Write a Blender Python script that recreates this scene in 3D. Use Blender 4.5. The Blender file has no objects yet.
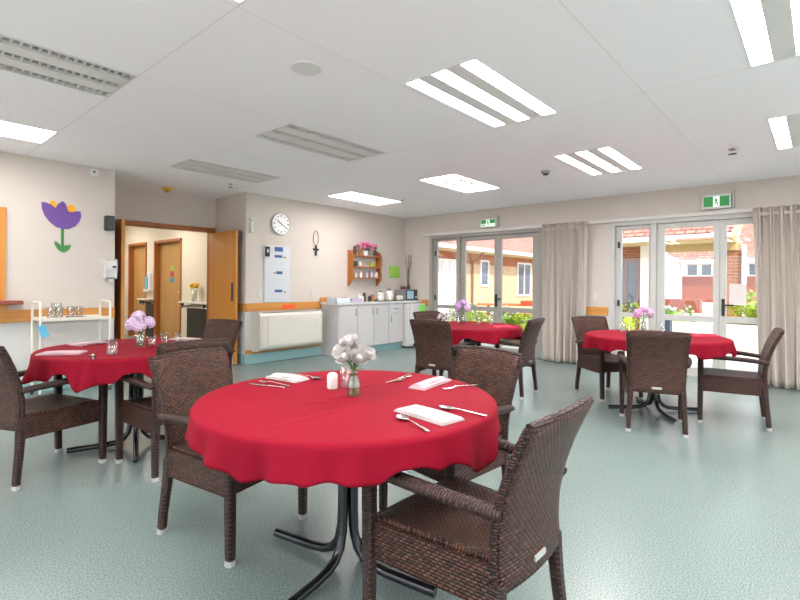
import bpy, math, random
from math import sin, cos, pi, radians as R
from mathutils import Vector, Matrix
random.seed(7)
C = bpy.context.scene.collection
sc = bpy.context.scene
H = 2.525          # ceiling height
XW, YL = 7.40, 6.36

# ------------------------------------------------------------------ colours and materials
def lin(c):
    if isinstance(c, str): c = [int(c[i:i+2], 16)/255 for i in (0, 2, 4)]
    return tuple(x/12.92 if x <= .04045 else ((x+.055)/1.055)**2.4 for x in c)
def newmat(name):
    m = bpy.data.materials.new(name); m.use_nodes = True
    nt = m.node_tree; b = nt.nodes['Principled BSDF']
    return m, nt, b
def N(nt, t, **kw):
    n = nt.nodes.new(t)
    for k, v in kw.items():
        if k in n.inputs: n.inputs[k].default_value = v
        else: setattr(n, k, v)
    return n
def plain(name, col, rough=.5, metal=0, spec=.5, noise=0, nscale=20, bump=0, bscale=60):
    m, nt, b = newmat(name); c = lin(col)
    b.inputs['Base Color'].default_value = (*c, 1); b.inputs['Roughness'].default_value = rough
    b.inputs['Metallic'].default_value = metal; b.inputs['Specular IOR Level'].default_value = spec
    tc = N(nt, 'ShaderNodeTexCoord')
    if noise:
        n = N(nt, 'ShaderNodeTexNoise', Scale=nscale, Detail=4); nt.links.new(tc.outputs['Object'], n.inputs['Vector'])
        r = N(nt, 'ShaderNodeMapRange'); nt.links.new(n.outputs['Fac'], r.inputs['Value'])
        r.inputs['From Min'].default_value = .3; r.inputs['From Max'].default_value = .7
        r.inputs['To Min'].default_value = 1-noise; r.inputs['To Max'].default_value = 1+noise
        mx = N(nt, 'ShaderNodeVectorMath', operation='SCALE'); mx.inputs[0].default_value = c
        nt.links.new(r.outputs['Result'], mx.inputs['Scale']); nt.links.new(mx.outputs['Vector'], b.inputs['Base Color'])
    if bump:
        n = N(nt, 'ShaderNodeTexNoise', Scale=bscale, Detail=3); nt.links.new(tc.outputs['Object'], n.inputs['Vector'])
        bp = N(nt, 'ShaderNodeBump', Strength=bump, Distance=.01); nt.links.new(n.outputs['Fac'], bp.inputs['Height'])
        nt.links.new(bp.outputs['Normal'], b.inputs['Normal'])
    return m
def emit(name, col, s):
    m, nt, b = newmat(name)
    b.inputs['Base Color'].default_value = (*lin(col), 1)
    b.inputs['Emission Color'].default_value = (*lin(col), 1); b.inputs['Emission Strength'].default_value = s
    return m
def mathn(nt, op, a, bb=None):
    n = N(nt, 'ShaderNodeMath', operation=op)
    for i, v in enumerate((a, bb)):
        if v is None: continue
        if isinstance(v, (int, float)): n.inputs[i].default_value = v
        else: nt.links.new(v, n.inputs[i])
    return n.outputs[0]
def rattan(name, c1, c2, cd, a=.026, b_=.0085, rough=.42):
    m, nt, b = newmat(name)
    uv = N(nt, 'ShaderNodeUVMap', uv_map='UVMap'); sp = N(nt, 'ShaderNodeSeparateXYZ'); nt.links.new(uv.outputs[0], sp.inputs[0])
    v = mathn(nt, 'DIVIDE', sp.outputs[1], b_); row = mathn(nt, 'FLOOR', v); fv = mathn(nt, 'FRACT', v)
    par = mathn(nt, 'MULTIPLY', mathn(nt, 'MODULO', mathn(nt, 'ABSOLUTE', row), 2), .5)
    u = mathn(nt, 'ADD', mathn(nt, 'DIVIDE', sp.outputs[0], a), par); fu = mathn(nt, 'FRACT', u)
    hu = mathn(nt, 'SINE', mathn(nt, 'MULTIPLY', fu, pi)); hv = mathn(nt, 'SINE', mathn(nt, 'MULTIPLY', fv, pi))
    h = mathn(nt, 'MULTIPLY', mathn(nt, 'POWER', hu, .6), mathn(nt, 'POWER', hv, .7))
    nz = N(nt, 'ShaderNodeTexWhiteNoise'); cb = N(nt, 'ShaderNodeCombineXYZ')
    nt.links.new(mathn(nt, 'FLOOR', u), cb.inputs[0]); nt.links.new(row, cb.inputs[1]); nt.links.new(cb.outputs[0], nz.inputs['Vector'])
    mx = N(nt, 'ShaderNodeMix', data_type='RGBA'); mx.inputs['A'].default_value = (*lin(c1), 1); mx.inputs['B'].default_value = (*lin(c2), 1)
    nt.links.new(nz.outputs['Value'], mx.inputs['Factor'])
    ra = N(nt, 'ShaderNodeMapRange'); nt.links.new(h, ra.inputs['Value']); ra.inputs['From Min'].default_value = .25; ra.inputs['From Max'].default_value = .8
    m2 = N(nt, 'ShaderNodeMix', data_type='RGBA'); m2.inputs['A'].default_value = (*lin(cd), 1)
    nt.links.new(ra.outputs['Result'], m2.inputs['Factor']); nt.links.new(mx.outputs['Result'], m2.inputs['B'])
    nt.links.new(m2.outputs['Result'], b.inputs['Base Color'])
    bp = N(nt, 'ShaderNodeBump', Strength=.9, Distance=.004); nt.links.new(h, bp.inputs['Height']); nt.links.new(bp.outputs['Normal'], b.inputs['Normal'])
    b.inputs['Roughness'].default_value = rough; b.inputs['Specular IOR Level'].default_value = .35
    return m
def timber(name, c1, c2, axis=2, rough=.4, sc_=1.0):
    m, nt, b = newmat(name)
    tc = N(nt, 'ShaderNodeTexCoord'); mp = N(nt, 'ShaderNodeMapping'); nt.links.new(tc.outputs['Object'], mp.inputs['Vector'])
    s = [14*sc_]*3; s[axis] = .8*sc_; mp.inputs['Scale'].default_value = s
    n = N(nt, 'ShaderNodeTexNoise', Scale=1.2, Detail=5, Distortion=.6); nt.links.new(mp.outputs[0], n.inputs['Vector'])
    cr = N(nt, 'ShaderNodeValToRGB'); cr.color_ramp.elements[0].position = .32; cr.color_ramp.elements[1].position = .68
    cr.color_ramp.elements[0].color = (*lin(c1), 1); cr.color_ramp.elements[1].color = (*lin(c2), 1)
    nt.links.new(n.outputs['Fac'], cr.inputs['Fac']); nt.links.new(cr.outputs['Color'], b.inputs['Base Color'])
    b.inputs['Roughness'].default_value = rough
    return m
def brickmat(name, c1, c2, cm, bw=.23, bh=.08, axis='x', ms=.012):
    m, nt, b = newmat(name)
    tc = N(nt, 'ShaderNodeTexCoord'); sp = N(nt, 'ShaderNodeSeparateXYZ'); nt.links.new(tc.outputs['Object'], sp.inputs[0])
    cb = N(nt, 'ShaderNodeCombineXYZ'); nt.links.new(sp.outputs[0 if axis == 'x' else 1], cb.inputs[0]); nt.links.new(sp.outputs[2], cb.inputs[1])
    br = N(nt, 'ShaderNodeTexBrick'); nt.links.new(cb.outputs[0], br.inputs['Vector'])
    br.inputs['Color1'].default_value = (*lin(c1), 1); br.inputs['Color2'].default_value = (*lin(c2), 1); br.inputs['Mortar'].default_value = (*lin(cm), 1)
    br.inputs['Scale'].default_value = 1; br.inputs['Brick Width'].default_value = bw; br.inputs['Row Height'].default_value = bh; br.inputs['Mortar Size'].default_value = ms
    nt.links.new(br.outputs['Color'], b.inputs['Base Color']); b.inputs['Roughness'].default_value = .8
    return m
def glassmat(name, tint=(1, 1, 1), refl=.06, rough=0.0, mx_=.75):
    m = bpy.data.materials.new(name); m.use_nodes = True; nt = m.node_tree; nt.nodes.clear()
    o = N(nt, 'ShaderNodeOutputMaterial'); t = N(nt, 'ShaderNodeBsdfTransparent'); t.inputs['Color'].default_value = (*tint, 1)
    g = N(nt, 'ShaderNodeBsdfGlossy'); g.inputs['Roughness'].default_value = rough
    lw = N(nt, 'ShaderNodeLayerWeight', Blend=.25); mx = N(nt, 'ShaderNodeMixShader')
    r = N(nt, 'ShaderNodeMapRange'); r.inputs['To Min'].default_value = refl; r.inputs['To Max'].default_value = mx_
    nt.links.new(lw.outputs['Facing'], r.inputs['Value'])
    nt.links.new(r.outputs['Result'], mx.inputs['Fac']); nt.links.new(t.outputs[0], mx.inputs[1]); nt.links.new(g.outputs[0], mx.inputs[2])
    nt.links.new(mx.outputs[0], o.inputs[0])
    return m

M = {}
M['wall'] = plain('wall_paint', 'cbc2b9', .75, noise=.015, nscale=3)
M['wall_low'] = plain('wall_paint_pale', 'cdcbc8', .6, noise=.015, nscale=3)
M['wall_grey'] = plain('wall_paint_recess', 'cbc2ba', .75)
M['corr'] = plain('corridor_paint', 'd5cbb9', .7)
M['rail'] = timber('rail_timber', 'b97a35', 'd3944a', 0)
M['rail_y'] = timber('rail_timber_across', 'b97a35', 'd3944a', 1)
M['jamb'] = timber('jamb_timber', '8a4d1c', 'a9662a', 2)
M['leaf'] = timber('door_leaf_timber', 'bb7728', 'cd8a36', 2)
M['leaf_dark'] = timber('door_leaf_edge', '7e441a', '9a5a28', 2)
M['corr_door'] = timber('corridor_door_veneer', 'ab8049', 'bd9158', 2)
M['shelf_wood'] = timber('shelf_timber', '9c5a22', 'b56f30', 2)
M['sill_red'] = timber('sill_timber', '7c3a2c', '93493a', 0)
M['coving'] = plain('coving_vinyl', '8fb6b6', .4, noise=.03, nscale=80)
M['white'] = plain('white_paint', 'd9d7d3', .45)
M['white_gloss'] = plain('white_gloss', 'cfcfcd', .25)
M['cream'] = plain('cream_enamel', 'ded8ca', .35)
M['cab'] = plain('cabinet_laminate', 'ccc9c8', .4)
M['gap'] = plain('dark_gap', '3a3a3a', .8)
M['heater'] = plain('heater_enamel', 'cfcabf', .4)
M['heater_in'] = plain('heater_panel', 'd8d4c9', .45)
M['alu'] = plain('shaded_aluminium', '9f9b94', .4)  # shade on the left door frames mixed into the grey; cabinet handles share it
M['alu_lit'] = plain('lit_aluminium', 'c2c0bb', .4)  # light on the right door frames mixed into this paler copy
M['trimw'] = plain('white_trim', 'd6d2cc', .5)
M['black'] = plain('black_plastic', '1c1c1e', .4)
M['blackmet'] = plain('black_metal', '17181b', .22, spec=.7)
M['darkgrey'] = plain('dark_grey', '3f4244', .5)
M['steel'] = plain('polished_steel', 'd8d6d2', .18, metal=1)
M['silver'] = plain('silver_cap', 'b9b9b7', .3, metal=.2)
M['napkin'] = plain('napkin_white', 'b3abaa', .9, noise=.03, nscale=60)
M['napkin_pink'] = plain('napkin_pale_pink', 'bda0a6', .9, noise=.03, nscale=60)
M['napkin_red'] = plain('napkin_red', 'cf3a55', .9)
M['ceram'] = plain('white_ceramic', 'dedcd7', .2)
M['holes'] = plain('grey_holes', '77777a', .6)
M['petal_w'] = plain('white_petal', 'c6c1be', .8)
M['petal_l'] = plain('lilac_petal', 'd2bcd6', .8, noise=.08, nscale=60)
M['petal_l2'] = plain('mauve_petal', 'b79ac9', .8, noise=.1, nscale=60)
M['petal_p'] = plain('pink_petal', 'd2a2c8', .8, noise=.08, nscale=60)
M['petal_pk'] = plain('hot_pink_petal', 'e06a9a', .8)
M['petal_y'] = plain('yellow_petal', 'e9b02e', .8)
M['green'] = plain('leaf_green', '4f7a33', .6, noise=.2, nscale=40)
M['green_d'] = plain('leaf_dark_green', '37562c', .6, noise=.2, nscale=40)
M['glass'] = glassmat('window_glass', (.97, .98, .98), .03)
M['tumbler'] = glassmat('tumbler_glass', (.96, .97, .97), .08, .15, .45)
M['vase'] = glassmat('vase_glass', (.86, .92, .84), .13, .03)
M['amber'] = glassmat('amber_liquid', (.95, .55, .2), .08, .1)
M['curtain'] = None
M['pur'] = plain('purple_card', '6c4a93', .7)
M['yel'] = plain('yellow_card', 'f0ab22', .7)
M['grn'] = plain('green_card', '3f8446', .7)
M['exit'] = emit('exit_green', '2f8a48', .25)
M['exitw'] = emit('exit_white', 'e9f7ec', .45)
M['blueprint'] = plain('blue_print', '3c5f93', .7)
M['goldprint'] = plain('gold_print', 'b3924c', .7)
M['greyprint'] = plain('grey_print', 'c7cbd2', .8)
M['board'] = plain('notice_board_white', 'cdd0d4', .4)
M['orange'] = plain('orange_sticker', 'ef5228', .6)
M['lime'] = plain('lime_paper', '9cc74e', .8)
M['limecloth'] = plain('lime_cloth', '86db62', .8)
M['paper'] = plain('paper_sheet', 'dcd3d6', .8)
M['bluepaper'] = plain('blue_card', '62b3d6', .7)
M['lilac_paper'] = plain('lilac_sheets', 'b9aabb', .8)
M['paleblue'] = plain('pale_blue_tray', 'd5dfec', .5)
M['mwgrey'] = plain('microwave_grey', '8c8a89', .35)
M['mwwin'] = plain('microwave_window', 'a3c4d8', .25)
M['brown'] = plain('dark_brown_basket', '5d4133', .7, noise=.2, nscale=60)
M['twig'] = plain('twig_bark', '6e665e', .9)
M['flap'] = plain('pale_grey_strip', 'e2e2e0', .5)
M['louvre'] = plain('louvre_reflector', 'a9a9a6', .35, metal=.3)
M['louvre_rib'] = plain('louvre_rib', 'dcdcd9', .4)
M['lamp'] = emit('lit_diffuser', 'fffaf8', 25)
M['sky_white'] = plain('far_white', 'd2cdc4', .6)
M['cfr'] = plain('detector_yellow', 'd9b23c', .5)
M['cord'] = plain('beige_cord', 'a8957f', .7)
M['clockface'] = plain('clock_face', 'efefec', .4)
M['clockrim'] = plain('clock_rim', 'b4b6b8', .4, metal=0)
M['cardred'] = plain('red_sticker', 'b5344a', .6)
M['cardteal'] = plain('teal_sticker', '3a8f9c', .6)
M['concrete'] = plain('concrete_paving', 'c6c0b6', .85, noise=.05, nscale=3)
M['planterwall'] = plain('cream_garden_wall', 'e6dfc8', .85, noise=.04, nscale=6)
M['soil'] = plain('garden_soil', '6a543f', .95, noise=.2, nscale=10)
M['soffit'] = plain('soffit_cream', 'c4ad78', .8)
M['fascia'] = plain('white_fascia', 'eeeae4', .6)
M['downpipe'] = plain('brown_downpipe', '8a5a3c', .6)
M['brickA'] = brickmat('cream_brick', 'c8a274', 'd6b587', 'c4b49c', axis='x')
M['brickBand'] = brickmat('rust_brick', 'a65a2e', 'b86c3a', '9c7a60', axis='x')
M['brickB'] = brickmat('brown_brick', '8f4e26', 'a45f30', '9c8268', axis='y')
M['brickR'] = brickmat('red_brick', '8f4530', '9d4f38', '8c5a48', axis='y')
M['winGlassD'] = plain('dark_window_glass', '66707a', .1, spec=.8)
M['blind'] = plain('white_blind', 'e8e8e6', .8)
M['orangewood'] = plain('orange_painted_timber', 'd9622b', .6)
M['darkwood'] = plain('dark_timber', '4a362c', .7)
M['potblue'] = plain('slate_blue_pot', '3c4a5c', .5)
M['leafY'] = plain('yellow_green_leaf', 'a3b63a', .7, noise=.25, nscale=30)
M['leafG'] = plain('garden_green_leaf', '6f9a34', .7, noise=.25, nscale=30)
M['rattan'] = rattan('brown_rattan', '3a231b', '6e4433', '0a0504', a=.021, b_=.0108)
M['rattan_leg'] = rattan('brown_rattan_leg', '38231d', '4c3129', '120a09', a=.05, b_=.0095)
M['brownflat'] = plain('dark_brown_frame', '4b342b', .5)

def tilemat(name, axis):   # tiled roof: rows run down the slope
    m, nt, b = newmat(name)
    tc = N(nt, 'ShaderNodeTexCoord'); sp = N(nt, 'ShaderNodeSeparateXYZ'); nt.links.new(tc.outputs['Object'], sp.inputs[0])
    cb = N(nt, 'ShaderNodeCombineXYZ'); nt.links.new(sp.outputs[axis], cb.inputs[0]); nt.links.new(sp.outputs[2], cb.inputs[1])
    br = N(nt, 'ShaderNodeTexBrick'); nt.links.new(cb.outputs[0], br.inputs['Vector'])
    for k, c in (('Color1', 'b5624f'), ('Color2', 'cc8a74'), ('Mortar', '5c2a22')): br.inputs[k].default_value = (*lin(c), 1)
    br.inputs['Scale'].default_value = 1; br.inputs['Brick Width'].default_value = .22; br.inputs['Row Height'].default_value = .11
    br.inputs['Mortar Size'].default_value = .02; br.inputs['Mortar Smooth'].default_value = .4
    nt.links.new(br.outputs['Color'], b.inputs['Base Color']); b.inputs['Roughness'].default_value = .7
    return m
M['tileA'] = tilemat('red_roof_tile_along_x', 0); M['tileB'] = tilemat('red_roof_tile_along_y', 1)

def floormat():
    m, nt, b = newmat('speckled_vinyl')
    tc = N(nt, 'ShaderNodeTexCoord')
    n1 = N(nt, 'ShaderNodeTexNoise', Scale=140, Detail=2); n2 = N(nt, 'ShaderNodeTexNoise', Scale=1.1, Detail=2); n3 = N(nt, 'ShaderNodeTexVoronoi', Scale=110)
    for n in (n1, n2, n3): nt.links.new(tc.outputs['Object'], n.inputs['Vector'])
    cr = N(nt, 'ShaderNodeValToRGB'); e = cr.color_ramp.elements
    e[0].position = .36; e[0].color = (*lin('5d6c69'), 1); e[1].position = .62; e[1].color = (*lin('879592'), 1)
    k = e.new(.5); k.color = (*lin('748380'), 1)
    nt.links.new(n1.outputs['Fac'], cr.inputs['Fac'])
    mx = N(nt, 'ShaderNodeMix', data_type='RGBA'); nt.links.new(cr.outputs['Color'], mx.inputs['A']); mx.inputs['B'].default_value = (*lin('7c8a86'), 1)
    r = N(nt, 'ShaderNodeMapRange'); nt.links.new(n2.outputs['Fac'], r.inputs['Value']); r.inputs['To Max'].default_value = .5
    nt.links.new(r.outputs['Result'], mx.inputs['Factor']); nt.links.new(mx.outputs['Result'], b.inputs['Base Color'])
    b.inputs['Roughness'].default_value = .27; b.inputs['Specular IOR Level'].default_value = .5
    return m
M['floor'] = floormat()
def ceilmat():
    m, nt, b = newmat('ceiling_panels')
    tc = N(nt, 'ShaderNodeTexCoord'); sp = N(nt, 'ShaderNodeSeparateXYZ'); nt.links.new(tc.outputs['Object'], sp.inputs[0])
    def seam(o, off, per, w):
        f = mathn(nt, 'FRACT', mathn(nt, 'DIVIDE', mathn(nt, 'ADD', o, -off+10*per), per))
        d = mathn(nt, 'ABSOLUTE', mathn(nt, 'SUBTRACT', f, .5))
        return mathn(nt, 'GREATER_THAN', d, .5-w/per)
    s = mathn(nt, 'MAXIMUM', seam(sp.outputs[0], 1.222, 2.366, .004), seam(sp.outputs[1], .93, 1.196, .003))
    mx = N(nt, 'ShaderNodeMix', data_type='RGBA'); mx.inputs['A'].default_value = (*lin('fbfafd'), 1); mx.inputs['B'].default_value = (*lin('e9e5e4'), 1)
    nt.links.new(s, mx.inputs['Factor']); nt.links.new(mx.outputs['Result'], b.inputs['Base Color']); b.inputs['Roughness'].default_value = .85
    return m
M['ceiling'] = ceilmat()
def clothmat():
    m, nt, b = newmat('red_table_linen')
    tc = N(nt, 'ShaderNodeTexCoord')
    n = N(nt, 'ShaderNodeTexNoise', Scale=2.2, Detail=3, Distortion=1.2); nt.links.new(tc.outputs['Object'], n.inputs['Vector'])
    w = N(nt, 'ShaderNodeTexNoise', Scale=500, Detail=1); nt.links.new(tc.outputs['Object'], w.inputs['Vector'])
    b.inputs['Base Color'].default_value = (*lin('80071f'), 1)
    b1 = N(nt, 'ShaderNodeBump', Strength=.3, Distance=.02); nt.links.new(n.outputs['Fac'], b1.inputs['Height'])
    b2 = N(nt, 'ShaderNodeBump', Strength=.12, Distance=.001); nt.links.new(w.outputs['Fac'], b2.inputs['Height']); nt.links.new(b1.outputs['Normal'], b2.inputs['Normal'])
    nt.links.new(b2.outputs['Normal'], b.inputs['Normal'])
    b.inputs['Roughness'].default_value = .75; b.inputs['Sheen Weight'].default_value = 0; b.inputs['Specular IOR Level'].default_value = .12
    b.inputs['Sheen Tint'].default_value = (*lin('ff9fb0'), 1)
    return m
M['cloth'] = clothmat()
def curtainmat(nm='beige_curtain', cc='c9bfb5', k=.16):
    m, nt, b = newmat(nm); b.inputs['Base Color'].default_value = (*lin(cc), 1); b.inputs['Roughness'].default_value = .9
    tr = N(nt, 'ShaderNodeBsdfTranslucent'); tr.inputs['Color'].default_value = (*lin(cc), 1)
    mx = N(nt, 'ShaderNodeMixShader'); mx.inputs['Fac'].default_value = k
    o = nt.nodes['Material Output']; nt.links.new(b.outputs[0], mx.inputs[1]); nt.links.new(tr.outputs[0], mx.inputs[2]); nt.links.new(mx.outputs[0], o.inputs[0])
    return m
M['curtain'] = curtainmat()
M['paper_back'] = curtainmat('backlit_paper', 'efe8e6', .5)

# ------------------------------------------------------------------ mesh building
class MB:
    def __init__(s): s.v = []; s.f = []; s.sm = []
    def add(s, vs, fs, smooth=False):
        o = len(s.v); s.v += [tuple(v) for v in vs]
        s.f += [tuple(i+o for i in f) for f in fs]; s.sm += [smooth]*len(fs)
        return s
    def box(s, x0, x1, y0, y1, z0, z1):
        v = [(x, y, z) for z in (z0, z1) for y in (y0, y1) for x in (x0, x1)]
        return s.add(v, [(0, 2, 3, 1), (4, 5, 7, 6), (0, 1, 5, 4), (2, 6, 7, 3), (0, 4, 6, 2), (1, 3, 7, 5)])
    def obox(s, c, size, rz=0, rx=0, ry=0):
        m = Matrix.Translation(c) @ Matrix.Rotation(rz, 4, 'Z') @ Matrix.Rotation(ry, 4, 'Y') @ Matrix.Rotation(rx, 4, 'X')
        a, b, d = [k/2 for k in size]
        v = [m @ Vector((x, y, z)) for z in (-d, d) for y in (-b, b) for x in (-a, a)]
        return s.add(v, [(0, 2, 3, 1), (4, 5, 7, 6), (0, 1, 5, 4), (2, 6, 7, 3), (0, 4, 6, 2), (1, 3, 7, 5)])
    def lathe(s, prof, n=24, c=(0, 0, 0), axis='z', smooth=True):
        vs = []; fs = []
        for r, z in prof:
            for k in range(n):
                a = 2*pi*k/n; p = (r*cos(a), r*sin(a), z)
                if axis == 'x': p = (z, r*cos(a), r*sin(a))
                if axis == 'y': p = (r*sin(a), z, r*cos(a))
                vs.append((p[0]+c[0], p[1]+c[1], p[2]+c[2]))
        for i in range(len(prof)-1):
            for k in range(n): fs.append((i*n+k, i*n+(k+1) % n, (i+1)*n+(k+1) % n, (i+1)*n+k))
        s.add(vs, fs, smooth)
        if prof[0][0] > 1e-5: s.add(vs[:n], [tuple(range(n))[::-1]])
        if prof[-1][0] > 1e-5: s.add(vs[-n:], [tuple(range(n))])
        return s
    def tube(s, pts, r, n=10, smooth=True, sq=False, up=None):
        pts = [Vector(p) for p in pts]; rr = r if isinstance(r, (list, tuple)) else [r]*len(pts)
        vs = []; prev = None
        for i, p in enumerate(pts):
            t = (pts[min(i+1, len(pts)-1)]-pts[max(i-1, 0)]).normalized()
            if prev is None:
                a = Vector(up) if up else (Vector((0, 0, 1)) if abs(t.z) < .9 else Vector((1, 0, 0)))
            else: a = prev
            u = (a - t*a.dot(t)).normalized(); w = t.cross(u); prev = u
            rad = rr[i]; ra, rb = rad if isinstance(rad, tuple) else (rad, rad)
            if sq:
                for (k, l) in ((1, .6), (.6, 1), (-.6, 1), (-1, .6), (-1, -.6), (-.6, -1), (.6, -1), (1, -.6)): vs.append(p+u*ra*k+w*rb*l)
            else:
                for k in range(n): vs.append(p+u*ra*cos(2*pi*k/n)+w*rb*sin(2*pi*k/n))
        m = 8 if sq else n
        fs = [(i*m+k, i*m+(k+1) % m, (i+1)*m+(k+1) % m, (i+1)*m+k) for i in range(len(pts)-1) for k in range(m)]
        s.add(vs, fs, smooth); s.add(vs[:m], [tuple(range(m))[::-1]]); s.add(vs[-m:], [tuple(range(m))])
        return s
    def prism(s, poly, d0, d1, plane='xz'):
        n = len(poly)
        def P(a, b, d): return {'xz': (a, d, b), 'yz': (d, a, b), 'xy': (a, b, d)}[plane]
        v = [P(a, b, d0) for a, b in poly]+[P(a, b, d1) for a, b in poly]
        return s.add(v, [tuple(range(n)), tuple(range(2*n-1, n-1, -1))]+[(i, (i+1) % n, n+(i+1) % n, n+i) for i in range(n)])
    def grid(s, fn, nu, nv, wrap=False, smooth=True):
        vs = [fn(i/nu, j/nv) for j in range(nv+1) for i in range(nu if wrap else nu+1)]
        w = nu if wrap else nu+1
        fs = [(j*w+i, j*w+(i+1) % w, (j+1)*w+(i+1) % w, (j+1)*w+i) for j in range(nv) for i in range(nu)]
        return s.add(vs, fs, smooth)
    def ball(s, c, r, n=12, m=8, sc3=(1, 1, 1), bumpf=None):
        def fn(u, v):
            a = 2*pi*u; b = -pi/2+pi*v; k = r*(bumpf(a, b) if bumpf else 1)
            return (c[0]+k*cos(b)*cos(a)*sc3[0], c[1]+k*cos(b)*sin(a)*sc3[1], c[2]+k*sin(b)*sc3[2])
        return s.grid(fn, n, m, True)
    def build(s, name, mat, parent=None, bevel=0, solid=0, uv=None, mats=None, slotfn=None):
        me = bpy.data.meshes.new(name); me.from_pydata(s.v, [], s.f)
        for p, q in zip(me.polygons, s.sm): p.use_smooth = q
        if uv is not None:
            l = me.uv_layers.new(name='UVMap')
            for p in me.polygons:
                nx, ny, nz = [abs(k) for k in p.normal]
                for li in p.loop_indices:
                    x, y, z = me.vertices[me.loops[li].vertex_index].co
                    if uv == 'x':   # rows stacked along x
                        q = (y, x) if nz >= ny else (z, x)
                        if nx > max(ny, nz): q = (y, z)
                    else:
                        q = (y, z) if nx >= max(ny, nz) else ((x, z) if ny >= nz else (y, x))
                    l.data[li].uv = (q[0]+5, q[1]+5)
        me.materials.append(M[mat])
        if mats:
            for k in mats: me.materials.append(M[k])
            for p in me.polygons: p.material_index = slotfn(p)
        me.update()
        o = bpy.data.objects.new(name, me); C.objects.link(o)
        if parent is not None: o.parent = parent
        if solid:
            md = o.modifiers.new('solid', 'SOLIDIFY'); md.thickness = solid; md.offset = 0
        if bevel:
            md = o.modifiers.new('bevel', 'BEVEL'); md.width = bevel; md.segments = 2; md.limit_method = 'ANGLE'; md.angle_limit = R(40)
        return o
def tag(o, label, cat, group=None):
    o['label'] = label; o['category'] = cat
    if group: o['group'] = group
    return o
def thing(name, label, cat, loc=(0, 0, 0), rz=0, group=None):
    o = bpy.data.objects.new(name, None); C.objects.link(o); o.empty_display_size = .1
    o.location = loc; o.rotation_euler = (0, 0, rz)
    return tag(o, label, cat, group)
def struct(o): o['kind'] = 'structure'; return o
KIDS = {}
def children(o): return [c for c in bpy.data.objects if c.parent is o]
def copy_tree(o, parent=None):
    c = o.copy(); C.objects.link(c); c.parent = parent
    for ch in children(o): copy_tree(ch, c)
    return c
def again(o, label, loc, rz=None, group=None):
    c = copy_tree(o); c.location = loc
    if rz is not None: c.rotation_euler = (0, 0, rz)
    c['label'] = label
    if group: c['group'] = group
    return c

# ------------------------------------------------------------------ camera
YAW, ROLL, F, HZ = .71912, .00822, 482.7, 283.9
cam = bpy.data.cameras.new('camera'); co = bpy.data.objects.new('camera', cam); C.objects.link(co); sc.camera = co
cam.sensor_width = 36; cam.lens = F*36/800; cam.shift_y = -(300-HZ)/800; cam.clip_start = .05; cam.clip_end = 300
fw = Vector((cos(YAW), sin(YAW), 0)); rt = Vector((sin(YAW), -cos(YAW), 0)); up = Vector((0, 0, 1))
rx = rt*cos(ROLL)+up*sin(ROLL); ux = -rt*sin(ROLL)+up*cos(ROLL)
m3 = Matrix((rx, ux, -fw)).transposed()
co.matrix_world = Matrix.Translation((0, 0, 1.2)) @ m3.to_4x4()

# ------------------------------------------------------------------ room shell
X0, Y0 = -2.6, -3.0
RX0, RX1, RY = 2.09, 3.83, 7.25          # recess with the double doors
def low(p): return 1 if p.center.z < .81 else 0
def wallmesh(name, boxes, mats=('wall', 'wall_low')):
    b = MB()
    for (x0, x1, y0, y1, z0, z1) in boxes:
        if z0 < .81 < z1: b.box(x0, x1, y0, y1, z0, .81); b.box(x0, x1, y0, y1, .81, z1)
        else: b.box(x0, x1, y0, y1, z0, z1)
    return struct(b.build(name, mats[0], mats=[mats[1]], slotfn=low))
struct(MB().box(X0-.2, XW+.2, Y0-.2, YL+.1, -.1, 0).box(1.0, 4.2, YL+.1, 12.7, -.1, 0).build('floor', 'floor'))
wallmesh('wall_left', [(X0, -.35, YL, YL+.15, 0, H), (-.35, 1.02, YL, YL+.15, 0, .99), (-.35, 1.02, YL, YL+.15, 1.95, H), (1.02, RX0, YL, YL+.15, 0, H)])
wallmesh('wall_clock', [(RX1, XW+.17, YL, YL+.15, 0, H)])
wallmesh('wall_recess_left', [(RX0-.1, RX0, YL+.15, RY, 0, H)], ('wall', 'wall_low'))
wallmesh('wall_recess_right', [(RX1, RX1+.1, YL+.15, RY, 0, H)], ('wall', 'wall_low'))
wallmesh('wall_recess_back', [(RX0-.1, 2.2, RY, RY+.12, 0, H), (3.77, RX1+.1, RY, RY+.12, 0, H), (2.2, 3.77, RY, RY+.12, 2.0, H)], ('wall_grey', 'wall_low'))
D1 = (3.42, 5.72); D2 = (.22, 2.36); DZ = 2.13
wallmesh('wall_window', [(XW, XW+.17, D1[1], YL, 0, H), (XW, XW+.17, D1[0], D1[1], DZ, H), (XW, XW+.17, D2[1], D1[0], 0, H),
                         (XW, XW+.17, D2[0], D2[1], DZ, H), (XW, XW+.17, Y0, D2[0], 0, H)])
wallmesh('wall_back', [(X0-.15, X0, Y0-.15, -2.4, 0, H), (X0-.15, X0, -2.4, 5.4, 0, .1), (X0-.15, X0, -2.4, 5.4, 2.2, H), (X0-.15, X0, 5.4, YL+.15, 0, H)])
wallmesh('wall_right', [(X0, -2.0, Y0-.15, Y0, 0, H), (-2.0, 6.8, Y0-.15, Y0, 0, .1), (-2.0, 6.8, Y0-.15, Y0, 2.2, H), (6.8, XW+.17, Y0-.15, Y0, 0, H)])
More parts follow.
